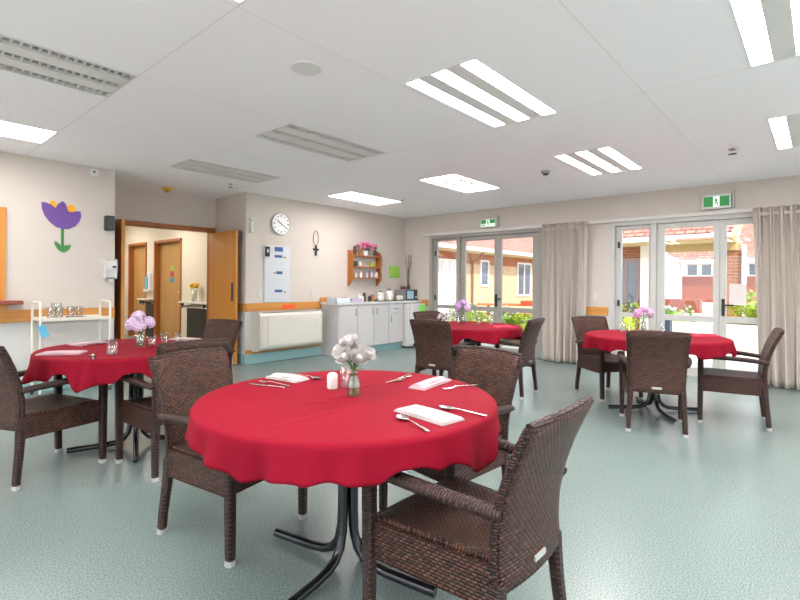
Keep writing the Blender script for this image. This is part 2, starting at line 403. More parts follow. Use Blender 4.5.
def added_glazing(n, along, a0, a1, c, k):   # unseen full-height windows added behind the camera to brighten the room with daylight
    f = MB(); st = (a1-a0)/k
    for i in range(k+1):
        p = a0+i*st; q0, q1 = (p, p+.06) if i == 0 else ((p-.06, p) if i == k else (p-.03, p+.03))
        f.box(*((q0, q1, c-.1, c-.04) if along == 'x' else (c-.1, c-.04, q0, q1)), .1, 2.2)
    for z0, z1 in ((.1, .16), (2.14, 2.2)):
        for i in range(k):
            q0, q1 = a0+i*st+(.06 if i == 0 else .03), a0+(i+1)*st-(.06 if i == k-1 else .03)
            f.box(*((q0, q1, c-.1, c-.04) if along == 'x' else (c-.1, c-.04, q0, q1)), z0, z1)
    w = struct(f.build('window_%d' % n, 'alu_lit'))
    for i in range(k):
        q0, q1 = a0+i*st+.03, a0+(i+1)*st-.03
        MB().box(*((q0, q1, c-.075, c-.068) if along == 'x' else (c-.075, c-.068, q0, q1)), .15, 2.15).build('window_pane', 'glass', w)
added_glazing(4, 'x', -2.0, 6.8, Y0, 6); added_glazing(5, 'y', -2.4, 5.4, X0, 5)
struct(MB().box(-14, X0-.21, -14, 12, -.12, -.03).box(X0-.21, 34, -14, Y0-.21, -.12, -.03).build('paving_bounce', 'concrete'))  # unseen paving added to bounce sunlight in through those windows
# light fitting openings in the ceiling
LX = [(-2.32, -1.15), (.05, 1.215), (2.41, 3.562), (4.77, 5.87)]
LY = [(-2.02, -1.47), (-.216, .335), (1.535, 2.083), (3.33, 3.873), (5.12, 5.655)]
LIT = {(0, 0), (0, 1), (0, 2), (0, 3), (0, 4), (1, 0), (1, 1), (1, 2), (1, 4), (2, 0), (2, 1), (2, 2), (3, 0), (3, 1), (3, 2), (3, 3), (3, 4)}  # first column, first row and the one overhead: unseen, added for fill
xs = [X0]+[k for p in LX for k in p]+[XW]; ys = [Y0]+[k for p in LY for k in p]+[YL]
b = MB()
for i in range(len(xs)-1):
    for j in range(len(ys)-1):
        if i % 2 == 1 and j % 2 == 1: continue
        b.box(xs[i], xs[i+1], ys[j], ys[j+1], H, H+.02)
b.box(RX0, RX1, YL, RY, H, H+.02)
struct(b.build('ceiling', 'ceiling'))
struct(MB().box(X0-.3, XW+.3, Y0-.3, 7.4, H+.16, H+.3).build('roof_slab', 'white'))  # unseen slab put in above the ceiling to stop sun leaking through
struct(MB().box(XW+.1, XW+.17, Y0, YL, H, H+.2).build('trim_1', 'white'))
# rails, skirtings
RZ0, RZ1 = .775, .895
def rail(name, x0, x1, y0, y1, z0, z1, mat='rail'): return struct(MB().box(x0, x1, y0, y1, z0, z1).build(name, mat, bevel=.004))
rail('trim_2', X0, RX0, YL-.022, YL, RZ0-.01, RZ1, 'rail')
rail('trim_3', RX1, XW, YL-.022, YL, RZ0, RZ1)
rail('trim_4', XW-.022, XW, D1[1]+.02, YL-.022, RZ0, RZ1, 'rail_y')
rail('trim_5', XW-.022, XW, D2[1]+.02, D1[0]-.02, RZ0-.02, RZ1-.015, 'rail_y')
rail('trim_6', XW-.022, XW, Y0, D2[0], RZ0, RZ1, 'rail_y')
rail('trim_7', RX1, 5.24, YL-.03, YL, .15, .205)
rail('trim_8', RX0-.022, RX0, YL, YL+.001, RZ0, RZ1)
rail('trim_9', RX1-.022, RX1, YL, RY-.05, RZ0, RZ1, 'rail_y')
struct(MB().box(XW-.06, XW, .15, 5.84, 2.125, 2.175).build('trim_10', 'trimw', bevel=.006))
def skirt(n, x0, x1, y0, y1): struct(MB().box(x0, x1, y0, y1, 0, .15).build(n, 'coving', bevel=.004))
skirt('baseboard_clock', RX1-.02, XW, YL-.025, YL)
skirt('baseboard_left', X0, RX0, YL-.02, YL)
skirt('baseboard_window', XW-.02, XW, D2[1], D1[0])
skirt('baseboard_corner', XW-.02, XW, D1[1], YL)
skirt('baseboard_recess', RX1-.02, RX1, YL, RY)
# serving hatch (a window onto the kitchen)
h = MB().box(.985, 1.065, YL-.03, YL+.15, .99, 1.955).box(-.33, .985, YL-.03, YL+.15, 1.88, 1.955).box(-.39, -.33, YL-.03, YL+.15, .99, 1.955)
struct(h.build('window_1', 'leaf'))
struct(MB().box(-.45, 1.19, YL-.16, YL+.15, .955, .995).build('window_sill', 'sill_red', bevel=.006))
struct(MB().box(-.4, 1.09, YL-.03, YL, .76, .955).build('trim_11', 'rail'))
struct(MB().box(-.5, 1.1, YL+.9, YL+1, .0, 2.2).build('wall_kitchen', 'corr'))

# ------------------------------------------------------------------ recess doors, corridor
struct(MB().box(2.14, 2.2, RY-.03, RY+.12, 0, 2.05).box(3.75, 3.81, RY-.03, RY+.12, 0, 2.05).box(2.2, 3.75, RY-.03, RY+.12, 1.985, 2.05).build('trim_12', 'jamb', bevel=.003))
def dleaf(n, x0, x1, y0, y1, hx, side):
    o = struct(MB().box(x0, x1, y0, y1, .01, 1.965).build(n, 'leaf', bevel=.003,
        mats=['leaf_dark'], slotfn=lambda p: 0 if abs(p.normal.x*side) > .5 and p.normal.x*side > 0 or abs(p.normal.y) > .5 else 1))
    return o
dr = dleaf('door_1', 3.695, 3.735, 6.41, 7.19, 0, -1)
dl = dleaf('door_2', 2.185, 2.225, 6.43, 7.19, 0, 1)
MB().box(3.675, 3.695, 6.47, 6.50, .93, 1.2).build('door_handle', 'darkgrey', dr, bevel=.004)
MB().box(2.225, 2.245, 6.5, 6.53, .95, 1.22).build('door_handle', 'steel', dl, bevel=.004)
MB().box(3.735, 3.785, 6.41, 6.48, 1.87, 1.95).build('door_closer', 'black', dr)
MB().box(3.689, 3.695, 6.45, 7.17, .01, .2).build('kick_plate', 'silver', dr)
CX = 4.1
wallmesh('wall_corridor', [(CX, CX+.1, 7.2, 9.02, 0, H), (CX, CX+.1, 9.02, 10.24, 2.02, H), (CX, CX+.1, 10.24, 10.62, 0, H),
                           (CX, CX+.1, 10.62, 11.6, 2.02, H), (CX, CX+.1, 11.6, 12.7, 0, H)], ('corr', 'corr'))
wallmesh('wall_corridor_left', [(1.1, 1.2, 7.37, 12.7, 0, H)], ('corr', 'corr'))
wallmesh('wall_corridor_end', [(1.1, CX+.1, 12.6, 12.7, 0, H)], ('corr', 'corr'))
wallmesh('wall_corridor_near', [(1.1, RX0-.1, 7.25, 7.37, 0, H), (RX1+.1, CX+.1, 7.25, 7.37, 0, H)], ('corr', 'corr'))
struct(MB().box(1.1, CX+.1, 7.37, 12.7, H, H+.02).build('ceiling_corridor', 'ceiling'))
struct(MB().box(1.1, CX+.4, 7.37, 12.7, H+.1, H+.16).build('roof_slab_corridor', 'white'))
def cdoor(n, y0, y1, tn):
    struct(MB().box(CX-.015, CX+.14, y0, y0+.05, 0, 2.02).box(CX-.015, CX+.14, y1-.05, y1, 0, 2.02).box(CX-.015, CX+.14, y0, y1, 1.975, 2.03).build(tn, 'jamb'))
    d = struct(MB().box(CX+.09, CX+.13, y0+.05, y1-.05, .01, 1.975).build(n, 'corr_door'))
    MB().lathe([(.025, 0), (.025, -.012)], 14, (CX+.09, y0+.13, 1.0), 'x').tube([(CX+.08, y0+.13, 1.0), (CX+.045, y0+.13, 1.0), (CX+.045, y0+.24, 1.0)], .009, 8).build('door_handle', 'steel', d)
    return d
d3 = cdoor('door_3', 9.02, 10.24, 'trim_13'); d4 = cdoor('door_4', 10.62, 11.6, 'trim_14')
MB().box(CX+.085, CX+.09, 9.56, 9.68, 1.42, 1.53).build('yellow_sign', 'lime', d3)
MB().box(CX+.085, CX+.09, 9.56, 9.7, 1.3, 1.41).build('red_sign', 'cardred', d3)
MB().box(CX+.085, CX+.09, 9.52, 9.72, 1.2, 1.28).build('teal_sign', 'cardteal', d3)
MB().box(CX+.085, CX+.09, 9.14, 9.22, 1.25, 1.4).build('pink_notice', 'paper', d3)
struct(MB().box(CX-.02, CX, 7.4, 8.75, .08, .74).build('trim_15', 'black'))
struct(MB().box(CX-.02, CX, 10.25, 10.61, .08, .74).build('trim_16', 'black'))
def hallrail(lab, y0, y1):
    t = thing('handrail_shelf', lab, 'handrail', (CX, y0, 0), 0, 'handrail shelves in the corridor')
    L = y1-y0
    MB().box(-.2, -.003, 0, L, .83, .855).build('shelf_top', 'white', t, bevel=.004)
    MB().tube([(-.16, .0, .76), (-.16, L, .76)], .016, 10).build('rail_bar', 'steel', t)
    for k in (.12, L-.1):
        MB().tube([(-.16, k, .83), (-.16, k, .74)], .022, 10).tube([(-.16, k, .77), (-.02, k, .77)], .012, 8).build('bracket', 'black', t)
hallrail('white handrail shelf beside the wide corridor door, yellow flowers on it', 7.7, 8.72)
hallrail('short white handrail shelf between the two corridor doors', 10.24, 10.6)
t = thing('document_rack', 'white wall rack with leaflets between the two corridor doors', 'rack', (CX-.002, 10.3, 1.0))
MB().box(-.08, 0, 0, .28, 0, .05).box(-.012, 0, 0, .28, 0, .4).build('holder', 'white', t)
MB().box(-.05, -.014, .03, .13, .055, .36).build('leaflet', 'paper', t); MB().box(-.06, -.02, .15, .26, .055, .3).build('leaflet', 'bluepaper', t)
t = thing('flower_vase', 'clear vase with yellow flowers on the corridor handrail shelf', 'vase', (3.99, 8.28, .855))
MB().lathe([(.05, 0), (.05, .2), (.045, .2), (.045, .01), (0, .01)], 18).build('vase_body', 'tumbler', t)
b = MB()
for k in range(5):
    a = k*1.3; b.tube([(.015*cos(a), .015*sin(a), .012), (.04*cos(a), .05*sin(a), .24)], .004, 5)
b.build('stems', 'green_d', t)
b = MB()
for k in range(9):
    a = k*.7; b.ball((.045*cos(a), .07*sin(a), .27+.05*((k*37) % 3)/3), .032, 8, 5)
b.build('yellow_blooms', 'petal_y', t)

# ------------------------------------------------------------------ ceiling fittings
def fixture(i, j, lit):
    x0, x1 = LX[i]; y0, y1 = LY[j]; L = x1-x0; Wd = y1-y0; w = Wd/5
    lab = {(1, 2): 'lit ceiling light at the top edge, only its corner in view', (1, 3): 'unlit louvred ceiling light nearest the camera, cut by the left edge',
           (1, 4): 'lit white ceiling light above the serving hatch wall', (2, 2): 'large lit three-strip ceiling light above the nearest red table',
           (2, 3): 'unlit louvred ceiling light in the middle of the room', (2, 4): 'unlit louvred ceiling light in front of the double doors',
           (2, 1): 'lit ceiling light in the top right corner, nearest the camera', (3, 1): 'lit ceiling light cut by the right edge above the curtain',
           (3, 2): 'small lit three-strip ceiling light before the right window doors', (3, 3): 'lit full white ceiling light before the left window doors',
           (3, 4): 'lit white ceiling light above the kitchenette wall'}.get((i, j), 'lit ceiling light added out of view behind the camera for fill')
    t = thing('ceiling_light', lab, 'ceiling light', (x0, y0, H-.004), 0, 'recessed ceiling lights')
    e = .001
    MB().box(e, L-e, e, Wd-e, .1, .104).box(e, .006, e, Wd-e, .0, .1).box(L-.006, L-e, e, Wd-e, 0, .1).box(e, L-e, e, .006, 0, .1).box(e, L-e, Wd-.006, Wd-e, 0, .1).build('housing', 'white', t)
    if lit and (i, j) in ((1, 4), (3, 3), (3, 4)):
        MB().box(.01, L-.01, .01, Wd-.01, .012, .02).build('diffuser', 'lamp2', t)
        if (i, j) == (3, 3):
            for y in (w*1.1, w*3.1): MB().box(.3, .75, y, y+w*.7, .008, .0119).build('grey_strip', 'louvre_rib', t)  # pale grey bars across the full diffuser
    else:
        for k in range(3):
            ya = .008+2*k*w*.99
            if lit: MB().box(.008, L-.008, ya, ya+w*.97, .012, .02).build('diffuser', 'lamp', t)
            else:
                b = MB(); n = 26
                prof = [(0, .008), (.02, .05), (w*.5, .085), (w-.02, .05), (w, .008)]
                b.grid(lambda u, v: (.008+u*(L-.016), ya+prof[int(round(v*4))][0], prof[int(round(v*4))][1]), 1, 4)
                b.build('reflector', 'louvre', t)
                b = MB()
                for q in range(1, n):
                    b.box(.008+q*(L-.016)/n-.0018, .008+q*(L-.016)/n+.0018, ya+.004, ya+w-.004, .004, .042)
                b.box(.008, L-.008, ya, ya+.006, .0, .05).box(.008, L-.008, ya+w-.006, ya+w, 0, .05)
                b.build('louvre', 'louvre_rib', t)
        for k in range(2):
            ya = .008+(2*k+1)*w*.99
            MB().box(.008, L-.008, ya, ya+w*.97, .002, .012).build('divider_strip', 'louvre_rib' if not lit else 'flap', t)
M['lamp3'] = emit('corridor_diffuser', 'fff6ea', 15)
M['lamp2'] = emit('full_lit_diffuser', 'fffaf8', 13.5)
for i in range(4):
    for j in range(5): fixture(i, j, (i, j) in LIT)
t = thing('ceiling_light', 'lit panel light added out of view on the corridor ceiling', 'ceiling light', (2.4, 8.6, H-.03))
MB().box(-.1, 1.1, -.1, .5, .0, .03).build('housing', 'white', t); MB().box(-.08, 1.08, -.08, .48, -.006, 0).build('diffuser', 'lamp3', t)  # unseen panel, put in to light the corridor
t = again(t, 'lit panel light added out of view at the far end of the corridor ceiling', (2.4, 10.8, H-.03))
def sprink(x, y, lab, s=1):
    t = thing('fire_sprinkler', lab, 'sprinkler', (x, y, H), 0, 'fire sprinklers on the ceiling')
    MB().lathe([(.03*s, 0), (.028*s, -.006), (.012*s, -.012), (.01*s, -.03), (.006*s, -.045)], 14).build('body', 'steel', t)
    MB().lathe([(.028*s, -.048), (.028*s, -.05), (.0, -.052)], 12).tube([(.012, 0, -.02), (.014, 0, -.05)], .002, 4).build('deflector', 'darkgrey', t)
sprink(5.60, .66, 'small metal sprinkler on the ceiling above the right window doors', 1.3)
sprink(3.38, 6.0, 'small metal sprinkler on the ceiling in front of the double doors')
sprink(5.75, 5.0, 'small metal sprinkler on the ceiling near the far corner')
t = thing('smoke_detector', 'small dark-topped detector between the far lit ceiling lights', 'smoke detector', (5.33, 2.43, H))
MB().lathe([(.055, 0), (.055, -.015), (.04, -.03)], 18).build('base', 'louvre', t); MB().lathe([(.035, -.03), (.03, -.045), (0, -.047)], 16).build('sensor', 'darkgrey', t)
t = thing('smoke_detector', 'yellowish detector on the ceiling of the double-door recess', 'smoke detector', (2.95, 6.96, H))
MB().lathe([(.075, 0), (.075, -.02), (.05, -.035)], 18).build('base', 'cfr', t); MB().lathe([(.03, -.035), (.03, -.06), (0, -.065)], 16).build('sensor', 'goldprint', t)
t = thing('ceiling_speaker', 'flush round white speaker grille on the ceiling', 'speaker', (1.85, 2.40, H))
MB().lathe([(.1, 0), (.098, -.006), (.09, -.008)], 32).build('rim', 'flap', t); MB().lathe([(.088, -.006), (.0, -.009)], 32).build('grille', 'louvre_rib', t)

# ------------------------------------------------------------------ glazed door sets
def box_yz(b, y0, y1, z0, z1, xa=XW+.04, xb=XW+.11): return b.box(xa, xb, y0, y1, z0, z1)
def rim(y0, y1, z0, z1, wl, wr, wt, wb, mids=(), xa=XW+.05, xb=XW+.1):
    b = MB(); box_yz(b, y0, y0+wr, z0, z1, xa, xb); box_yz(b, y1-wl, y1, z0, z1, xa, xb)
    box_yz(b, y0+wr, y1-wl, z1-wt, z1, xa, xb); box_yz(b, y0+wr, y1-wl, z0, z0+wb, xa, xb)
    for m0, m1 in mids: box_yz(b, y0+wr, y1-wl, m0, m1, xa, xb)
    return b
def doorset(nw, nd, D, mul, meet, mat, sw):
    y0, y1 = D
    fr = MB(); xa, xb = XW-.01, XW+.14
    fr.box(xa, xb, y1-.06, y1, 0, DZ).box(xa, xb, y0, y0+.06, 0, DZ).box(xa, xb, y0+.06, y1-.06, 2.07, DZ).box(xa, xb, mul[0], mul[1], 0, 2.07).box(xa, xb, y0, y1, 0, .02)
    win = struct(fr.build('window_%d' % nw, mat, bevel=.004))
    a, b_ = mul[1]+.002, y1-.062
    rim(a, b_, .022, 2.068, .08, .035, .05, .05, [(.745, .81)]).build('window_sash', mat, win, bevel=.003)
    MB().box(XW+.07, XW+.078, a+.033, b_-.078, .07, .747).box(XW+.07, XW+.078, a+.033, b_-.078, .808, 2.02).build('window_pane', 'glass', win)
    for z in (.9, 1.75): MB().box(XW+.03, XW+.05, b_-.06, b_-.035, z, z+.09).build('window_latch', 'black', win)
    ds = []
    for q, (ya, yb) in enumerate([(meet, mul[0]-.002), (y0+.062, meet-.004)]):
        d = struct(rim(ya, yb, .022, 2.068, sw[q][0], sw[q][1], .075, .09, [(.73, .81)]).build('door_%d' % (nd+q), mat, bevel=.003))
        MB().box(XW+.07, XW+.078, ya+sw[q][1]-.002, yb-sw[q][0]+.002, .11, .732).box(XW+.07, XW+.078, ya+sw[q][1]-.002, yb-sw[q][0]+.002, .808, 1.995).build('door_pane', 'glass', d)
        ds.append(d)
    return win, ds
w1, ds1 = doorset(2, 5, D1, (5.03, 5.095), 4.265, 'alu', [(.09, .068), (.068, .13)])
w2, ds2 = doorset(3, 7, D2, (1.745, 1.815), 1.01, 'alu_lit', [(.09, .07), (.07, .1)])
def lever(d, y, z, dy):
    MB().box(XW+.035, XW+.05, y-.018, y+.018, z-.11, z+.11).tube([(XW+.04, y, z+.03), (XW+.005, y, z+.03), (XW+.005, y+dy, z+.03)], .011, 8).build('door_handle', 'black', d, bevel=.003)
lever(ds1[0], 4.285, .925, -.12); lever(ds2[1], .965, .93, -.12)
t = tag(MB().box(XW+.035, XW+.04, .72, .90, .965, 1.235).build('paper_notice', 'paper_back'), 'sheet of paper taped to the rightmost glass door', 'notice')
# exit signs
def exitsign(y, z, w, hgt, lab, lower):
    t = thing('exit_sign', lab, 'exit sign', (XW, y, z), 0, 'exit signs over the glass doors')
    MB().box(-.06, 0, -w/2, w/2, 0, hgt).build('casing', 'white', t, bevel=.006)
    MB().box(-.062, -.0601, -w/2+.02, -.035, .03, hgt-.03).build('green_panel', 'exit', t); MB().box(-.062, -.0601, .035, w/2-.02, .03, hgt-.03).build('green_panel', 'exit', t)
    MB().box(-.062, -.0601, -.035, .035, .03, hgt-.03).build('white_panel', 'exitw', t)
    q = hgt-.06; b = MB()
    def seg(a, c, r=.006): b.tube([(-.0635, -a[0], .03+a[1]*q), (-.0635, -c[0], .03+c[1]*q)], r, 5)
    b.ball((-.0635, .008, .03+.86*q), .008, 8, 5, (.3, 1, 1))
    seg((-.004, .74), (.002, .45), .008); seg((.002, .45), (.018, .28)); seg((.018, .28), (.014, .08)); seg((.002, .45), (-.012, .25)); seg((-.012, .25), (-.026, .22))
    seg((-.003, .7), (.02, .58)); seg((-.003, .7), (-.02, .55)); b.build('running_figure', 'exit', t)
    MB().box(-.05, 0, -w/2-.03, -w/2-.012, .0, hgt+.03).build('side_bracket', 'louvre', t)
    return t
exitsign(1.035, 2.2, .32, .19, 'green running man exit sign over the right glass doors', 0)
s = exitsign(4.40, 2.2, .31, .16, 'green and white exit sign over the left glass doors', 1)
MB().box(-.0645, -.0601, -.14, .14, .02, .065).build('lower_white_panel', 'exitw', s); MB().box(-.0655, -.0646, .05, .12, .03, .05).build('arrow_mark', 'exit', s)

# ------------------------------------------------------------------ curtains
def curtain(y0, y1, ytop0, ytop1, lab, seed):
    rnd = random.Random(seed); ph = [rnd.random()*6 for _ in range(6)]
    t = thing('curtain', lab, 'curtain', (XW-.13, y0, 0), 0, 'beige curtains')
    Wd = y1-y0
    def fn(u, v):
        z = .012+v*2.15
        yb = Wd*u; yt = (ytop0-y0)+(ytop1-ytop0)*u; k = v
        y = yb*(1-k)+yt*k
        a = .05*(1-.45*v)
        x = a*sin(u*Wd*58+ph[0]+.7*sin(v*2.2+ph[1]+u*5))+(.018+.01*v**6)*sin(u*Wd*131+ph[2]+v*1.3*sin(u*9))+.012*sin(u*Wd*19+ph[3]+v)
        y += .012*sin(u*Wd*60+ph[4]+2*v)
        return (x, y, z)
    MB().grid(fn, int(260*Wd/.7), 26).build('drape', 'curtain', t, solid=.003)
    MB().box(-.006, .006, ytop0-y0, ytop1-y0, 2.06, 2.1).build('heading_tape', 'curtain', t)
curtain(2.70, 3.30, 2.66, 3.36, 'beige curtain gathered between the two glass door sets', 3)
curtain(-.9, .58, -.9, .64, 'beige curtain at the right edge beside the right glass doors', 5)

# ------------------------------------------------------------------ wall things
yw = YL-.001
def TX(cx): return 1.364+(cx/4-41.5)*.00937
def TZ(cy): return 2.092-((cy/4+180)-201)*.0111
t = thing('tulip_decoration', 'purple paper tulip with green stem on the left wall', 'wall decoration', (TX(250), yw, TZ(190)))
def dec(pts, d0, d1, nm, mat): MB().prism([(TX(a)-TX(250), TZ(c)-TZ(190)) for a, c in pts], -d1, -d0).build(nm, mat, t)
dec([(167, 97), (185, 98), (205, 104), (222, 116), (232, 98), (250, 85), (263, 95), (272, 124), (290, 126), (308, 119), (324, 120), (326, 140), (318, 162), (300, 182), (275, 195), (250, 197), (225, 191), (200, 174), (180, 150), (169, 125)], .003, .006, 'flower_head', 'pur')
dec([(198, 106), (200, 94), (210, 86), (222, 90), (228, 102), (226, 118), (212, 116)], .001, .003, 'stamen', 'yel')
dec([(270, 130), (268, 105), (280, 95), (295, 97), (302, 110), (300, 126)], .001, .003, 'stamen', 'yel')
dec([(244, 190), (256, 190), (257, 270), (250, 280), (245, 270)], .001, .003, 'stem', 'grn')
dec([(250, 291), (232, 280), (220, 262), (219, 246), (235, 254), (248, 268), (262, 262), (286, 258), (280, 274), (268, 286)], .003, .005, 'leaves', 'grn')
t = thing('wall_speaker', 'small black speaker box high on the left wall corner', 'speaker', (2.015, yw, 1.80))
MB().box(-.045, .045, -.09, 0, 0, .17).build('cabinet', 'black', t, bevel=.006); MB().box(-.036, .036, -.093, -.0901, .015, .155).build('grille', 'darkgrey', t)
t = thing('sanitiser_dispenser', 'white hand sanitiser dispenser on the left wall beside the double doors', 'dispenser', (2.035, yw, 1.2))
MB().prism([(-.0, .03), (-.085, .045), (-.1, .15), (-.09, .25), (0, .26)], -.065, .05, 'yz').build('casing', 'white_gloss', t, bevel=.01)
MB().box(-.03, .02, -.07, -.02, 0, .03).build('nozzle', 'flap', t); MB().box(.0, .04, -.104, -.1, .16, .185).build('marking', 'darkgrey', t)
t = thing('wall_sensor', 'small white alarm sensor near the ceiling on the left wall', 'sensor', (1.86, yw, 2.41))
MB().box(-.045, .045, -.03, 0, 0, .085).build('casing', 'white', t, bevel=.004); MB().box(-.012, .012, -.033, -.0301, .045, .065).build('lens', 'darkgrey', t)
t = thing('thermostat', 'slim white thermostat high on the wall left of the clock', 'thermostat', (3.915, yw, 1.94))
MB().box(-.025, .025, -.03, 0, 0, .22).build('casing', 'white', t, bevel=.004); MB().box(-.008, .008, -.033, -.0301, .17, .19).build('sensor_dot', 'darkgrey', t)
def switch(x, y, z, ax, lab):
    t = thing('light_switch', lab, 'light switch', (x, y, z), ax, 'light switches')
    MB().box(-.035, .035, -.008, 0, 0, .115).build('plate', 'white_gloss', t, bevel=.003); MB().box(-.008, .008, -.013, -.0081, .045, .07).build('rocker', 'white', t)
switch(4.07, yw, .985, 0, 'white switch plate below left of the notice board')
switch(5.055, yw, .975, 0, 'white switch plate left of the kitchenette counter')
switch(XW-.001, 2.575, .985, -pi/2, 'white switch plate on the wall between the glass door sets')
# clock
t = thing('wall_clock', 'round white wall clock with grey rim on the far wall', 'clock', (4.42, yw, 2.115))
MB().lathe([(.17, 0), (.17, -.035), (.162, -.04), (.16, -.03)], 40, axis='y').build('rim', 'clockrim', t)
MB().lathe([(.161, -.030), (0, -.0301)], 40, axis='y').build('face', 'clockface', t)
b = MB()
for k in range(12):
    a = k*pi/6; b.obox((.125*sin(a), -.0325, .125*cos(a)), (.012 if k % 3 else .02, .002, .022), 0, 0, a)
b.build('hour_marks', 'black', t)
MB().obox((-.035, -.034, .025), (.012, .003, .1), 0, 0, -R(55)).build('hour_hand', 'black', t)
MB().obox((.045, -.037, -.03), (.009, .003, .13), 0, 0, R(122)).build('minute_hand', 'black', t)
# notice board
t = thing('notice_board', 'white notice board with blue headings under the clock', 'notice board', (4.365, yw, .905))
MB().box(-.23, .235, -.02, 0, 0, .87).build('panel', 'board', t, bevel=.003)
for z, w, hh, x in ((.78, .15, .07, .02), (.685, .14, .04, .015), (.43, .11, .045, .035), (.15, .14, .04, .02)):
    MB().box(x-w/2, x+w/2, -.022, -.0201, z, z+hh).build('blue_heading', 'blueprint', t)
for x, z in ((.13, .68), (.14, .14), (-.05, .435)): MB().box(x-.025, x+.025, -.022, -.0201, z, z+.025).build('gold_emblem', 'goldprint', t)
for z in (.6, .57, .35, .32, .06, .03): MB().box(-.1, .12, -.0215, -.0201, z, z+.008).build('printed_line', 'greyprint', t)
t = thing('wall_timer', 'black digital unit at the top left of the notice board', 'control unit', (4.17, YL-.022, 1.60))
MB().box(-.035, .035, -.03, 0, 0, .15).build('casing', 'black', t, bevel=.004); MB().box(-.015, .015, -.033, -.0301, .06, .11).build('display', 'greyprint', t)
# cross with loop
t = thing('hanging_cross', 'small dark cross on a looped cord on the far wall', 'cross', (5.12, yw, 1.66))
MB().box(-.02, .02, -.02, -.003, 0, .17).box(-.06, .06, -.02, -.003, .085, .12).build('cross', 'darkgrey', t, bevel=.004)
b = MB(); b.tube([(.05*sin(k*pi/10)*(1.1), -.01, .17+.12*(1-cos(k*pi/10))) for k in range(21)], .008, 6); b.build('cord_loop', 'cord', t)
o = tag(MB().box(4.45, 4.70, YL-.024, YL-.0221, .80, .855).build('rail_sticker', 'orange'), 'orange red sticker on the timber rail under the notice board', 'sticker')
tag(MB().box(6.94, 7.235, yw-.004, yw, 1.32, 1.55).build('green_poster', 'lime'), 'lime green poster on the far wall above the microwave', 'poster')

# heater
t = thing('wall_heater', 'wide cream wall heater cabinet under the timber rail', 'heater', (4.46, YL, 0))
MB().prism([(0, .2), (-.18, .2), (-.235, .24), (-.235, .71), (-.2, .755), (0, .755)], -.54, .62, 'yz').build('casing', 'heater', t, bevel=.012)
MB().box(-.4, .58, -.243, -.2351, .27, .69).build('front_panel', 'heater_in', t, bevel=.006)
MB().box(-.42, .6, -.2, -.14, .7551, .757).build('top_grille', 'darkgrey', t)
for k in (-.46,): MB().box(k-.03, k+.03, -.24, -.2351, .27, .69).build('end_panel', 'heater', t, bevel=.003)
MB().lathe([(.0, -.262), (.018, -.26), (.018, -.2351)], 12, (.5, 0, .62), 'y').build('control_knob', 'white', t)

# kitchenette
t = thing('kitchen_cabinet', 'white kitchenette cabinet with doors and a drawer along the far wall', 'cabinet', (5.24, 5.92, 0))
L = 1.62
MB().box(.021, L, .01, .435, .12, .84).build('body', 'cab', t); MB().box(0, .02, -.018, .435, 0, .84).build('end_panel', 'cab', t)
MB().box(.02, L, .05, .09, 0, .12).build('kickboard', 'coving', t)
xsd = [.02, .42, .82, 1.2, 1.6]
def hv(p, x, z): MB().tube([(x, -.02, z-.05), (x, -.045, z-.045), (x, -.045, z+.045), (x, -.02, z+.05)], .007, 6).build('handle', 'alu', p)
for k in range(4):
    a, b_ = xsd[k]+.004, xsd[k+1]-.004
    if k == 3:
        d = MB().box(a, b_, -.018, .008, .66, .835).build('drawer', 'cab', t, bevel=.003)
        MB().tube([((a+b_)/2-.05, -.02, .75), ((a+b_)/2-.05, -.045, .75), ((a+b_)/2+.05, -.045, .75), ((a+b_)/2+.05, -.02, .75)], .007, 6).build('handle', 'alu', d)
        d = MB().box(a, b_, -.018, .008, .125, .652).build('door', 'cab', t, bevel=.003); hv(d, a+.05, .56)
    else:
        d = MB().box(a, b_, -.018, .008, .125, .835).build('door', 'cab', t, bevel=.003)
        hv(d, b_-.05 if k == 0 else (a+.05 if k == 2 else b_-.05), .72)
tag(MB().box(5.2, 7.395, 5.89, YL-.03, .842, .88).build('worktop', 'white_gloss', bevel=.006, mats=['brown'], slotfn=lambda p: 0), 'white worktop over the kitchenette cabinet and the fridge', 'worktop')
tag(MB().box(5.2, 5.78, YL-.05, YL-.025, .88, .96).build('timber_upstand', 'rail'), 'low timber upstand at the left end of the worktop', 'upstand')
t = thing('fridge', 'small white fridge at the right end of the kitchenette cabinet', 'fridge', (6.88, 5.76, 0))
MB().box(0, .44, .05, .55, .03, .83).build('body', 'white', t, bevel=.008); MB().box(0, .44, 0, .045, .05, .83).build('door', 'white_gloss', t, bevel=.01)
MB().box(.02, .42, .06, .5, 0, .03).build('base', 'darkgrey', t); MB().box(.05, .065, -.02, -.0, .55, .75).build('handle', 'flap', t)
tag(MB().box(7.14, 7.30, 5.73, 5.758, .62, .80).build('green_tea_towel', 'limecloth'), 'lime green cloth hanging on the fridge front', 'cloth')
